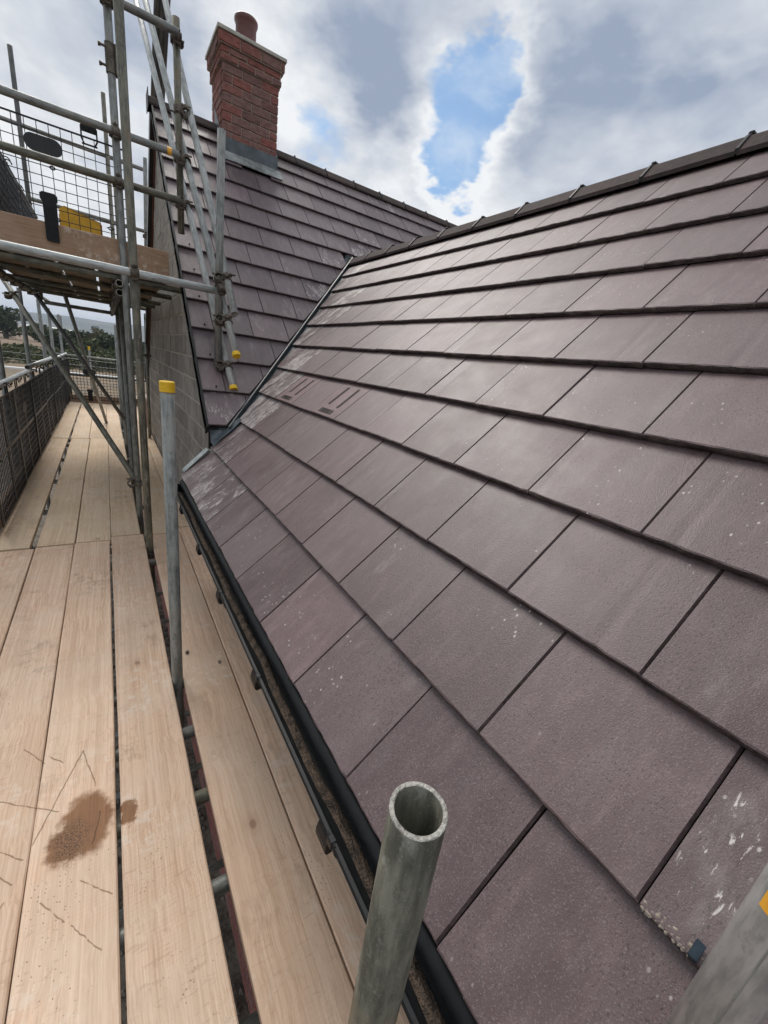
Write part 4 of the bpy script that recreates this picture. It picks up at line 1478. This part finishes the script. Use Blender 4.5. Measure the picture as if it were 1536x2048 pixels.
def coupler_shape():
    c = MB()
    def collar(axis_m):
        k = 16
        ro, ri, hh = .0315, .0246, .024
        vs2 = []
        for (rr_, h) in ((ri, -hh), (ro, -hh), (ro, hh), (ri, hh)):
            for i in range(k):
                a = 2 * math.pi * i / k
                vs2.append(tuple(axis_m @ Vector((rr_ * math.cos(a), rr_ * math.sin(a), h))))
        fs2 = []
        for q in range(4):
            for i in range(k):
                fs2.append((q * k + i, q * k + (i + 1) % k, ((q + 1) % 4) * k + (i + 1) % k, ((q + 1) % 4) * k + i))
        c.add(vs2, fs2)
        c.box((-.046, -.012, -.018), (-.026, .012, .018), mat4=axis_m, ch=.003)
        c.cyl(axis_m @ Vector((-.040, -.055, 0)), axis_m @ Vector((-.040, .035, 0)), .0065, n=8)
        c.cyl(axis_m @ Vector((-.040, -.030, 0)), axis_m @ Vector((-.040, -.016, 0)), .012, n=6)
        c.box((.024, -.016, -.020), (.040, .016, .020), mat4=axis_m, ch=.004)
    collar(Matrix.Identity(4))
    B = frame(Vector((0, .0515, 0)), Vector((0, 0, 1)), Vector((0, 1, 0)), Vector((1, 0, 0)))
    # second collar around x
    B = frame(Vector((0, .0515, 0)), Vector((0, 0, -1)), Vector((0, 1, 0)), Vector((1, 0, 0)))
    collar(B)
    c.box((-.02, .020, -.02), (.02, .034, .02), ch=.003)
    return c.mesh('coupler', 'coupler_steel')


coup_me = coupler_shape()


def coupler(parent, pos, axis_a, axis_b, to_b):
    za = Vector(axis_a).normalized()
    y = Vector(to_b); y = (y - za * y.dot(za)).normalized()
    x = y.cross(za)
    return inst('coupler', coup_me, parent, frame(Vector(pos), x, y, za))


XS = -.176
LOWZ = ZG
std = []


def standard(x, y, ztop, mt='galvanised', z0=ZL, n=20):
    return tube('standard', (x, y, z0), (x, y, ztop), mt, n)


s0 = tag(standard(-.168, -.054, .479, 'old_tube', n=56), 'open-ended tube rising close to the camera')
s1 = tag(tube('standard', (-.186, 1.576, ZL), (-.171, 1.576, .660), 'galvanised', 32), 'short tube with yellow cap beside the gutter')
mb = MB()
capz = .645
fr = frame(Vector((-.1712, 1.576, .672 - .034)), Vector((1, 0, 0)), Vector((0, 1, 0)), Vector((0, 0, 1)))
mb.cyl((0, 0, 0), (0, 0, .036), .0275, .0272, 28)
mb.cyl((0, 0, .036), (0, 0, .039), .0272, .024, 28)
mb.v = [tuple(fr @ Vector(v)) for v in mb.v]
mb.obj('end_cap', 'yellow_plastic', s1, fr)
s2_ = tag(standard(-.172, 3.15, 4.6, 'old_tube', n=28), 'tall double-height tube in front of the upper platform')
s2b = standard(-.195, 3.90, 4.8, 'galvanised', n=24)
for y in (5.35, 7.05, 8.9):
    standard(-.19, y, 1.22 if y < 8 else 1.0, 'galvanised')
standard(-.165, 7.4, 3.66, 'old_tube'); tube('standard', (.20, 7.4, 1.3), (.266, 7.4, 3.13), 'galvanised'); tube('standard', (.155, 7.6, -.9), (.19, 7.6, 1.2), 'galvanised'); standard(-1.03, 7.4, 3.75, 'dark_tube', z0=1.15)
standard(-.145, 5.9, 2.35, 'old_tube', z0=1.2)
for y, zt in ((7.0, 1.22), (8.82, 1.2), (10.25, 1.15), (12.3, 1.1), (5.2, 1.22)):
    standard(-1.2, y, zt, 'galvanised')
# wall of the near right corner: another standard beside the photographer
s3 = tag(tube('standard', (.1145, -.2445, .116), (.1145, -.2445, 1.0), 'new_tube', 56), 'pale galvanised tube at the lower right corner with orange tape')
mb = MB()
mb.box((.1145 - .0250, -.2470, .125), (.1145 - .0236, -.2455, .99), ch=.0003)
mb.obj('weld_seam', 'galvanised', s3, Matrix.Translation((.1145, -.2445, .172)))
mb = MB()
vv = []
for k in range(9):
    a = R(139) + R(110) * k / 8
    for zz in (.410, .432):
        vv.append((.1145 + (TR + .0007) * math.cos(a), -.2445 + (TR + .0007) * math.sin(a), zz))
mb.add(vv, [(2 * k, 2 * k + 1, 2 * k + 3, 2 * k + 2) for k in range(8)], 0, True)
mb.obj('tape_patch', 'tape', s3, Matrix.Translation((.1145, -.2445, .48)))

# walkway lift: ledgers and transoms under the boards
tube('ledger', (-.176 - .05, -2.4, -.795), (-.176 - .05, 11.3, -.795), 'galvanised')
tube('ledger', (-1.19, -2.4, -.82), (-1.19, 12.3, -.82), 'galvanised')
for y in (-.4, .66, .98, 1.30, 1.61, 3.02, 3.30, 3.46, 4.3, 5.3, 6.3, 7.2, 7.55, 8.4, 9.4, 10.4, 11.2):
    tube('transom', (-1.3, y, -.772), (.19, y, -.772), 'old_tube' if y in (.98, 3.3) else 'galvanised')
# lift below
tube('ledger', (-.226, -2.4, -2.45), (-.226, 11.3, -2.75), 'galvanised')
for y in (.9, 1.7, 2.5, 3.1, 3.9, 4.7, 5.4, 6.3):
    tube('transom', (-1.3, y, -2.42), (.19, y, -2.42), 'galvanised')
for (o_, x, y, z) in ((s2_, -.172, 3.15, -.76), (s2b, -.195, 3.90, -.40)):
    coupler(o_, (x, y, z), (0, 0, 1), (0, 1, 0), (-1, 0, 0))

# upper platform: front ledger, transoms, guard rails
ZP = 1.31
fl = tag(tube('ledger', (-1.9, 3.098, 1.197), (.352, 3.098, 1.197), 'bright_tube', 24), 'pale horizontal tube in front of the upper platform')
coupler(s2_, (-.172, 3.15, 1.197), (0, 0, 1), (1, 0, 0), (0, -1, 0))
for y, xe in ((4.02, .215), (4.80, .225), (5.82, .235), (6.5, .225), (7.28, .20)):
    tube('transom', (-1.15, y, 1.247), (xe, y, 1.247), 'old_tube')
lt = tube('ledger', (-.235, 3.84, 1.195), (-.235, 8.3, 1.195), 'old_tube', 24)
lt2 = tube('ledger', (-.235, 3.9, 1.135), (-.235, 8.3, 1.135), 'dark_tube', 24)
ll = tube('ledger', (-1.06, 3.6, 1.195), (-1.06, 8.6, 1.195), 'old_tube')
for y in (4.05, 4.85, 5.35, 5.85, 6.5, 7.05):
    coupler(lt, (-.235, y, 1.195), (0, 1, 0), (1, 0, 0), (0, 0, -1 if y in (4.05, 5.35) else 1))
    coupler(ll, (-1.06, y + .1, 1.195), (0, 1, 0), (0, 0, 1), (-1, 0, 0))
rails = []
for z, x0_ in ((2.140, -2.2), (1.850, -2.2)):
    r_ = tube('guard_rail', (x0_, 3.845, z), (.20, 3.845, z), 'galvanised' if z > 2 else 'old_tube')
    coupler(s2b, (-.195, 3.9, z), (0, 0, 1), (1, 0, 0), (0, -1, 0))
    rails.append(r_)
r_ = tube('guard_rail', (-1.2, 3.845, 2.838), (.215, 3.845, 2.838), 'galvanised')
coupler(s2b, (-.195, 3.9, 2.838), (0, 0, 1), (1, 0, 0), (0, -1, 0))
# paint mark on the rail end
mb = MB(); mb.cyl((.120, 3.845, 2.14), (.150, 3.845, 2.14), TR + .0005, n=20, caps=False); mb.obj('paint_mark', 'tape', rails[0], Matrix.Translation((.13, 3.845, 2.14)))
# sleeve coupler on the rear tube
mb = MB()
mb.cyl((-.195, 3.9, 2.47), (-.195, 3.9, 2.63), .031, n=16)
for z in (2.50, 2.60):
    mb.cyl((-.255, 3.885, z), (-.20, 3.885, z), .008, n=8); mb.cyl((-.262, 3.885, z), (-.248, 3.885, z), .013, n=6)
mb.box((-.170, 3.872, 2.47), (-.158, 3.93, 2.63), ch=.003)
mb.obj('sleeve_coupler', 'coupler_steel', s2b, Matrix.Translation((-.195, 3.9, 2.47)))
# brass band on the front tube foot: old sleeve
mb = MB(); mb.cyl((-.172, 3.15, 1.00), (-.172, 3.15, 1.18), TR + .0045, n=24); mb.obj('sleeve', 'old_tube', s2_, Matrix.Translation((-.172, 3.15, 1.0)))
# end posts and sloping guard rails along the gable
p1 = tag(tube('guard_post', (.216, 3.95, 1.655), (.216, 3.95, 2.965), 'old_tube', 20), 'post at the right end of the platform rails')
p2 = tag(tube('guard_post', (.318, 3.10, .640), (.342, 3.10, 2.105), 'galvanised', 24), 'post over the tiles at the end of the pale ledger')
coupler(p2, (.334, 3.10, 1.21), (0, 0, 1), (1, 0, 0), (0, -1, 0))
for z in (2.838, 2.14, 1.85):
    coupler(p1, (.216, 3.95, z), (0, 0, 1), (1, 0, 0), (0, -1, 0))
RK = [((.372, 3.05, 1.262), (.300, 3.95, 2.447), -.26, 4.6, True), ((.378, 3.05, 1.005), (.268, 3.95, 2.144), -.27, 5.0, False), ((.383, 3.05, .698), (.269, 3.95, 1.849), -.17, 5.4, False)]
for a, b_, t0, t1, opn in RK:
    a, b_ = Vector(a), Vector(b_)
    d = (b_ - a).normalized()
    rk = tube('sloping_rail', a + d * t0, a + d * t1, 'bright_tube', 24)
    if not opn:
        mb = MB()
        q = a + d * t0
        mb.cyl(q - d * .006, q + d * .022, .0275, n=24)
        mb.obj('end_cap', 'yellow_plastic', rk, Matrix.Translation(q))
    coupler(p2, (p2.matrix_basis.translation.x + .011, 3.10, a.z), (0, 0, 1), d, (1, -.55, 0))
    coupler(p1, (.216, 3.95, b_.z), (0, 0, 1), d, (1, -.2, 0))
    coupler(rk, a + d * .02, d, (0, 0, 1), (-1, .2, 0))
# sloping rails down the far side of the gable
for dx in (0, .045, .085):
    a = Vector((.25 + dx, 5.18, 3.84)); d = Vector((0, .75, -.575)).normalized()
    tube('sloping_rail', a - d * 1.2, a + d * 1.9, 'dark_tube')
# far guard rails of the platform
for z in (3.04, 2.30, 1.95):
    tube('guard_rail', (-1.9, 7.35, z), (.262, 7.50, z - .02), 'galvanised')
tube('guard_rail', (-1.0, 7.4, 1.122), (-.17, 7.4, 1.122), 'galvanised')
for z in (2.2, 2.05, 1.7, 1.4, 1.12, .6):
    coupler(s2b, (.266 - (3.13 - z) * .036, 7.4, z), (0, 0, 1), (1, 0, 0), (0, -1, 0))
# braces over the walkway
ba = tag(tube('brace', (-1.42, 6.65, 1.54), (-.215, 3.945, -.371), 'old_tube', 24), 'long leaning brace crossing above the walkway')
coupler(ba, (-1.13, 5.999, 1.08), (-.35, .8, .55), (0, 0, 1), (-1, 0, 0))
tube('brace', (-1.02, 6.74, 1.17), (-.20, 7.04, -.326), 'dark_tube')
tube('brace', (-.76, 7.151, 1.25), (-.438, 8.915, ZB + .004), 'galvanised')

# walkway hand rail and end rail
hr = tag(tube('guard_rail', (-1.13, -1.6, .30), (-1.13, 6.35, .30), 'bright_tube'), 'near length of the walkway hand rail')
hr2 = tube('guard_rail', (-1.13, 6.2, .345), (-1.13, 9.3, .335), 'bright_tube')
hr3 = tube('guard_rail', (-1.13, 9.1, .30), (-1.13, 12.2, .30), 'bright_tube')
er = tube('guard_rail', (-1.3, 11.50, .30), (.6, 11.50, .30), 'galvanised')
er2 = tube('guard_rail', (-1.3, 11.52, -.10), (.6, 11.52, -.10), 'dark_tube')

# ------------------------------------------------------------------ boards
def board_mesh(name, L, w, th, mt, seed, seg=14, warp=.0015):
    rnd = random.Random(seed)
    mb_ = MB()
    c = .004
    prof = [(-w / 2 + c, 0), (-w / 2, -c), (-w / 2, -th + c), (-w / 2 + c, -th), (w / 2 - c, -th), (w / 2, -th + c), (w / 2, -c), (w / 2 - c, 0)]
    vs_ = []
    for s in range(seg + 1):
        y = L * s / seg
        dzz = warp * math.sin(seed + s * .7) + rnd.uniform(-.0004, .0004)
        dx = rnd.uniform(-.0012, .0012)
        for a, b in prof:
            vs_.append((a + dx, y, b + dzz))
    k = 8
    fs = []
    for s in range(seg):
        for i in range(k):
            j = (i + 1) % k
            fs.append((s * k + i, s * k + j, (s + 1) * k + j, (s + 1) * k + i))
    fs.append(tuple(range(k - 1, -1, -1)))
    fs.append(tuple(seg * k + i for i in range(k)))
    mb_.add(vs_, fs)
    return mb_.mesh(name, mt)


def board(x0, x1, y0, y1, mt, label, seed, z=ZB, yaw=0.0, group='boards of the walkway', name='scaffold_board', cat='board', th=.038, warp=.0015):
    me = board_mesh(name, y1 - y0, x1 - x0, th, mt, seed, warp=warp)
    o = place(bpy.data.objects.new(name, me), None, Matrix.Translation(((x0 + x1) / 2, y0, z)) @ Matrix.Rotation(yaw, 4, 'Z'))
    return tag(o, label, cat, group)


board(-1.112, -.888, -1.2, 3.335, 'board_near', 'near walkway board at the left edge under the mesh guards', 1)
board(-.882, -.658, -1.2, 3.35, 'board_near', 'near walkway board left of the wet brown stain, scored with knife cuts', 2)
board(-.6545, -.4345, -1.2, 3.365, 'board_near', 'near walkway board carrying most of the wet brown stain', 3)
board(-.4215, -.198, -1.2, 3.43, 'board_near', 'near walkway board left of the wide gap, touched by the small part of the stain', 4)
board(-.150, .0705, -1.2, 3.40, 'board_near', 'near walkway board right of the wide gap, with two small stones on it', 5)
board(.0745, .214, -1.2, 3.52, 'board_near', 'near walkway board partly hidden under the black gutter', 6)
far = [(-1.126, -.918, 3.36, 7.40, 'middle walkway board against the foot of the mesh guards'), (-.880, -.6555, 3.37, 7.42, 'middle walkway board right of the open slot'),
       (-.6475, -.4255, 3.38, 7.44, 'middle walkway board in the centre of the walkway'), (-.4205, -.218, 3.45, 7.45, 'middle walkway board left of the row of tall tubes'),
       (-.140, .0805, 3.42, 7.47, 'middle walkway board right of the row of tall tubes'), (.0845, .210, 3.54, 7.50, 'middle walkway board along the grey block wall')]
for k, (a, b_, y0, y1, lab) in enumerate(far):
    board(a, b_, y0, y1, 'board_far', lab, 20 + k)
far2 = [(-1.128, -.915, 7.42, 11.46, 'far walkway board against the mesh guards at the end'), (-.890, -.668, 7.44, 11.45, 'far walkway board second from the mesh guards'),
        (-.662, -.44, 7.46, 11.47, 'far walkway board under the foot of the leaning tube'), (-.434, -.225, 7.47, 11.44, 'far walkway board left of the farthest tubes'),
        (-.14, .08, 7.49, 11.47, 'far walkway board right of the farthest tubes'), (.084, .210, 7.52, 11.45, 'far walkway board along the far end of the block wall')]
for k, (a, b_, y0, y1, lab) in enumerate(far2):
    board(a, b_, y0, y1, 'board_far', lab, 40 + k)
# upper platform deck boards run along the gable wall
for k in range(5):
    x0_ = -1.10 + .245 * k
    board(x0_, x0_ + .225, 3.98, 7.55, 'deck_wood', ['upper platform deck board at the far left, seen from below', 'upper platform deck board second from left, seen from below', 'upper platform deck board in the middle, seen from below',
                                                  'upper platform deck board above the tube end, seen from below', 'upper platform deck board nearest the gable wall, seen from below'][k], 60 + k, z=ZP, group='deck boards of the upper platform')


def edge_board(p0, p1, h, mt, label, seed, cat='toe board', group=None):
    p0, p1 = Vector(p0), Vector(p1)
    me = board_mesh('toe_board', (p1 - p0).length, h, .038, mt, seed)
    y = (p1 - p0).normalized()
    x = Vector((0, 0, 1))
    o = place(bpy.data.objects.new('toe_board', me), None, frame(p0 + Vector((0, 0, h / 2)), x, y, x.cross(y)))
    return tag(o, label, cat, group)


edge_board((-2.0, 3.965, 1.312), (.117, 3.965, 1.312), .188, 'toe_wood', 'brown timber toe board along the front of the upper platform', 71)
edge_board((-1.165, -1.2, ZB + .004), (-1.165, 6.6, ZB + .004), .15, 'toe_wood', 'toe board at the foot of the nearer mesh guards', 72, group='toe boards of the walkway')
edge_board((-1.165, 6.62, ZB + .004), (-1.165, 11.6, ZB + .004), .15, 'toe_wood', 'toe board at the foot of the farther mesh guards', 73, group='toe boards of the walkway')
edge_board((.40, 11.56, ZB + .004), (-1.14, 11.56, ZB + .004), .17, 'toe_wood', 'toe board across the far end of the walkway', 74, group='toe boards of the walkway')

# ------------------------------------------------------------------ plastic mesh guards
def mesh_guard(origin, u, width, height, label, wire=.0022, depth=.003, sp=.0605, plate=None, clip=None, hooks=(.3, .8), hook_rise=.05, group='black plastic mesh guards', stile=0.0):
    """origin: lower left corner, u: horizontal direction, z up, normal u x z"""
    u = Vector(u).normalized()
    w_ = Vector((0, 0, 1))
    n_ = w_.cross(u)
    F = frame(Vector(origin), u, n_, w_)
    e_ = empty('mesh_guard', Vector(origin) + u * width / 2)
    tag(e_, label, 'mesh guard', group)
    g = MB()
    nx_ = int(width / sp)
    nz_ = int(height / sp)
    for i in range(nx_ + 1):
        x = width * i / nx_
        ww = wire * (2.4 if i in (0, nx_) else 1)
        g.box((x - ww, -depth, 0), (x + ww, depth, height), mat4=F)
    for k in range(nz_ + 1):
        z = height * k / nz_
        ww = wire * (2.4 if k in (0, nz_) else 1)
        g.box((0, -depth * .8, z - ww), (width, depth * .8, z + ww), mat4=F)
    if stile:
        for x in (stile, width - stile, width * .5):
            g.box((x - stile * .8, -.004, 0), (x + stile * .8, .004, height), mat4=F)
        g.box((0, -.005, height * .52), (width, .005, height * .52 + .03), mat4=F)
    # eyelets
    for i in range(2, nx_, 5):
        for k in range(2, nz_, 5):
            cx_, cz_ = width * i / nx_, height * k / nz_ + (.03 if (i // 5) % 2 else 0)
            for q in range(10):
                a, b = 2 * math.pi * q / 10, 2 * math.pi * (q + 1) / 10
                g.cyl(F @ Vector((cx_ + .014 * math.cos(a), 0, cz_ + .010 * math.sin(a))), F @ Vector((cx_ + .014 * math.cos(b), 0, cz_ + .010 * math.sin(b))), .0045, n=5, caps=False)
            g.box((cx_ - .026, -.002, cz_ - .003), (cx_ - .012, .002, cz_ + .003), mat4=F); g.box((cx_ + .012, -.002, cz_ - .003), (cx_ + .026, .002, cz_ + .003), mat4=F)
    g.obj('wire_grid', 'black_mesh', e_, F)
    if plate:
        px_, pz_, pw_, ph_ = plate
        b = MB()
        pts_ = []
        for q in range(28):
            a = 2 * math.pi * q / 28
            cx_ = (pw_ / 2 - ph_ / 2) * (1 if math.cos(a) >= 0 else -1)
            pts_.append((px_ + cx_ + ph_ / 2 * math.cos(a), pz_ + ph_ / 2 * math.sin(a)))
        b.sweep(pts_, F @ Vector((0, -.006, 0)), F @ Vector((0, .003, 0)), u, w_)
        b.obj('name_plate', 'black_mesh', e_, F @ Matrix.Translation((px_, 0, pz_)))
    if clip:
        cx_, cz0, cz1, cw = clip
        b = MB()
        h_ = cw / 2
        pts_ = [(cx_ - h_ * .80, cz0 + .01), (cx_ - h_ * .66, cz0), (cx_ + h_ * .66, cz0), (cx_ + h_ * .80, cz0 + .01), (cx_ + h_ * .80, cz1 - .06), (cx_ + h_ * 1.05, cz1 - .045), (cx_ + h_ * 1.05, cz1 - .012), (cx_ + h_ * .7, cz1), (cx_ - h_ * .7, cz1), (cx_ - h_ * 1.05, cz1 - .012), (cx_ - h_ * 1.05, cz1 - .045), (cx_ - h_ * .80, cz1 - .06)]
        b.sweep(pts_, F @ Vector((0, -.062, 0)), F @ Vector((0, -.056, 0)), u, w_)
        for q in range(6):
            xx_ = cx_ - h_ * .6 + h_ * 1.2 * q / 5
            b.box((xx_ - .002, -.066, cz0 + .02), (xx_ + .002, -.061, cz1 - .07), mat4=F)
        b.box((cx_ - h_ * .7, -.068, cz0 - .002), (cx_ + h_ * .7, -.056, cz0 + .006), mat4=F)
        b.box((cx_ - h_ * .6, -.06, cz1 - .03), (cx_ + h_ * .6, .002, cz1 - .022), mat4=F)
        b.obj('toe_clip', 'black_plastic', e_, F @ Matrix.Translation((cx_, -.05, cz0)))
    for hx in hooks:
        b = MB()
        x = width * hx
        def rod(p, q, r=.005):
            b.cyl(F @ Vector(p), F @ Vector(q), r, n=7)
        zt = height
        for s_ in (-1, 1):
            rod((x + s_ * .045, -.002, zt - .01), (x + s_ * .045, -.002, zt + hook_rise + .012))
        rod((x - .045, -.002, zt - .05 + .01), (x + .045, -.002, zt - .05 + .01), .006)
        rod((x - .045, -.002, zt - .01), (x - .03, -.002, zt - .04)); rod((x + .045, -.002, zt - .01), (x + .03, -.002, zt - .04))
        # loop over the rail
        zc = zt + hook_rise
        for s_ in (-1, 1):
            pts_ = [(x + s_ * .04, .030 * math.cos(R(180) * q / 8) * -1 - .0, zc + .031 * math.sin(R(180) * q / 8)) for q in range(9)]
            for q in range(8):
                rod(pts_[q], pts_[q + 1], .005)
        b.box((x - .045, -.036, zc - .03), (x + .045, -.030, zc + .02), mat4=F, ch=.002)
        b.obj('rail_hook', 'black_plastic', e_, F)
    return e_


# front of the upper platform: X runs to the right, normal faces the camera (u x z = -Y side)
mesh_guard((-1.335, 3.976, 1.415), (1, 0, 0), 1.20, .672, 'black mesh guard with oval plate on the upper platform front', plate=(.722, .545, .205, .098), clip=(.722, -.030, .262, .092), hooks=(.82, .12), hook_rise=.05)
# side of the upper platform, seen at a slant
mesh_guard((-.985, 7.2, 1.36), (0, -1, 0), 1.5, .70, 'black mesh guard along the left side of the upper platform, far half', wire=.004, depth=.010, hooks=(.3, .7))
mesh_guard((-.965, 5.75, 1.36), (0, -1, 0), 1.5, .70, 'black mesh guard along the left side of the upper platform, near half', wire=.004, depth=.010, hooks=(.3, .7))
tube('guard_rail', (-.985, 3.95, 2.10), (-.985, 7.4, 2.10), 'dark_tube')
# along the walkway
labs = ['walkway mesh guard nearest the camera at the left edge', 'second walkway mesh guard from the left edge', 'third walkway mesh guard from the left edge', 'fourth walkway mesh guard, beside the end of the first hand rail',
        'fifth walkway mesh guard, beside the brace foot', 'sixth walkway mesh guard, last but one before the corner', 'seventh walkway mesh guard, next to the far corner']
for k in range(7):
    y1 = 3.75 + 1.17 * (k + 1)
    x = -1.098 - (.012 if k % 2 else 0)
    mesh_guard((x, y1, -.655 + random.uniform(-.01, .01)), (0, -1, 0), 1.24, .875, labs[k], wire=.0026, depth=.0034, sp=.056, hooks=(.25, .72), hook_rise=.06, plate=(.62, .66, .22, .10) if k % 2 else None, stile=.028)
# across the far end
mesh_guard((-1.06, 11.48, -.62), (1, 0, 0), 1.22, .84, 'mesh guard with black oval plate across the far end of the walkway', wire=.0042, depth=.006, plate=(.36, .60, .24, .13), clip=(.34, -.02, .24, .11), hooks=(.2, .75), hook_rise=.06)
mesh_guard((.10, 11.50, -.62), (1, 0, 0), .5, .84, 'narrow mesh guard beside the wall at the far end of the walkway', wire=.0042, depth=.006, hooks=(.5,), hook_rise=.06)

# ------------------------------------------------------------------ small things
# yellow panel standing on orange legs on the upper platform
yb_ = tag(empty('yellow_panel', (-.49, 6.0, ZP)), 'yellow panel on thin orange legs standing on the upper platform', 'panel')
mb = MB()
F = frame(Vector((-.665, 6.0, 1.80)), Vector((1, 0, .02)).normalized(), Vector((0, 1, 0)), Vector((0, 0, 1)))
mb.sweep([(0, .0), (.36, .0), (.36, .155), (.045, .23), (0, .20)], F @ Vector((0, 0, 0)), F @ Vector((0, .012, 0)), F.to_3x3() @ Vector((1, 0, 0)), (0, 0, 1))
mb.sweep([(0.04, .226), (.36, .150), (.36, .158), (.045, .236)], F @ Vector((0, 0, 0)), F @ Vector((0, .10, 0)), F.to_3x3() @ Vector((1, 0, 0)), (0, 0, 1))
mb.obj('sheet', 'yellow_sheet', yb_, F)
for x in (-.665, -.305):
    for y in (6.02, 6.12):
        mb = MB(); mb.box((x - .008, y - .008, ZP), (x + .008, y + .008, 1.95)); mb.obj('leg', 'orange_steel', yb_, Matrix.Translation((x, y, ZP)))


def pebble(x, y, s, label, seed):
    rnd = random.Random(seed)
    bm = bmesh.new()
    bmesh.ops.create_icosphere(bm, subdivisions=2, radius=1)
    for v in bm.verts:
        v.co *= rnd.uniform(.8, 1.15)
        v.co = Vector((v.co.x * s, v.co.y * s * .75, v.co.z * s * .6))
    me = bpy.data.meshes.new('stone')
    bm.to_mesh(me); bm.free()
    me.materials.append(MATS['stone'])
    o = place(bpy.data.objects.new('stone', me), None, Matrix.Translation((x, y, ZB + s * .5)) @ Matrix.Rotation(seed, 4, 'Z'))
    tag(o, label, 'stone', 'small stones on the boards')


pebble(-.107, 1.757, .012, 'small grey stone on the board beside the yellow-capped tube', 1)
pebble(.026, 1.62, .010, 'small flat brown stone on the board between the yellow-capped tube and gutter', 2)

# ------------------------------------------------------------------ air between the house and the far hills
hm = bpy.data.materials.new('air')
hm.use_nodes = True
hm.node_tree.nodes.clear()
ho = hm.node_tree.nodes.new('ShaderNodeOutputMaterial')
hv = hm.node_tree.nodes.new('ShaderNodeVolumePrincipled')
hv.inputs['Color'].default_value = (0.72, 0.83, 1.0, 1)
hv.inputs['Density'].default_value = 0.00016
hm.node_tree.links.new(hv.outputs[0], ho.inputs['Volume'])
MATS['air'] = hm
mb = MB()
mb.box((-7100, -3100, ZG - 1.5), (7100, 7600, 190))
tag(mb.obj('haze', 'air'), kind='stuff')
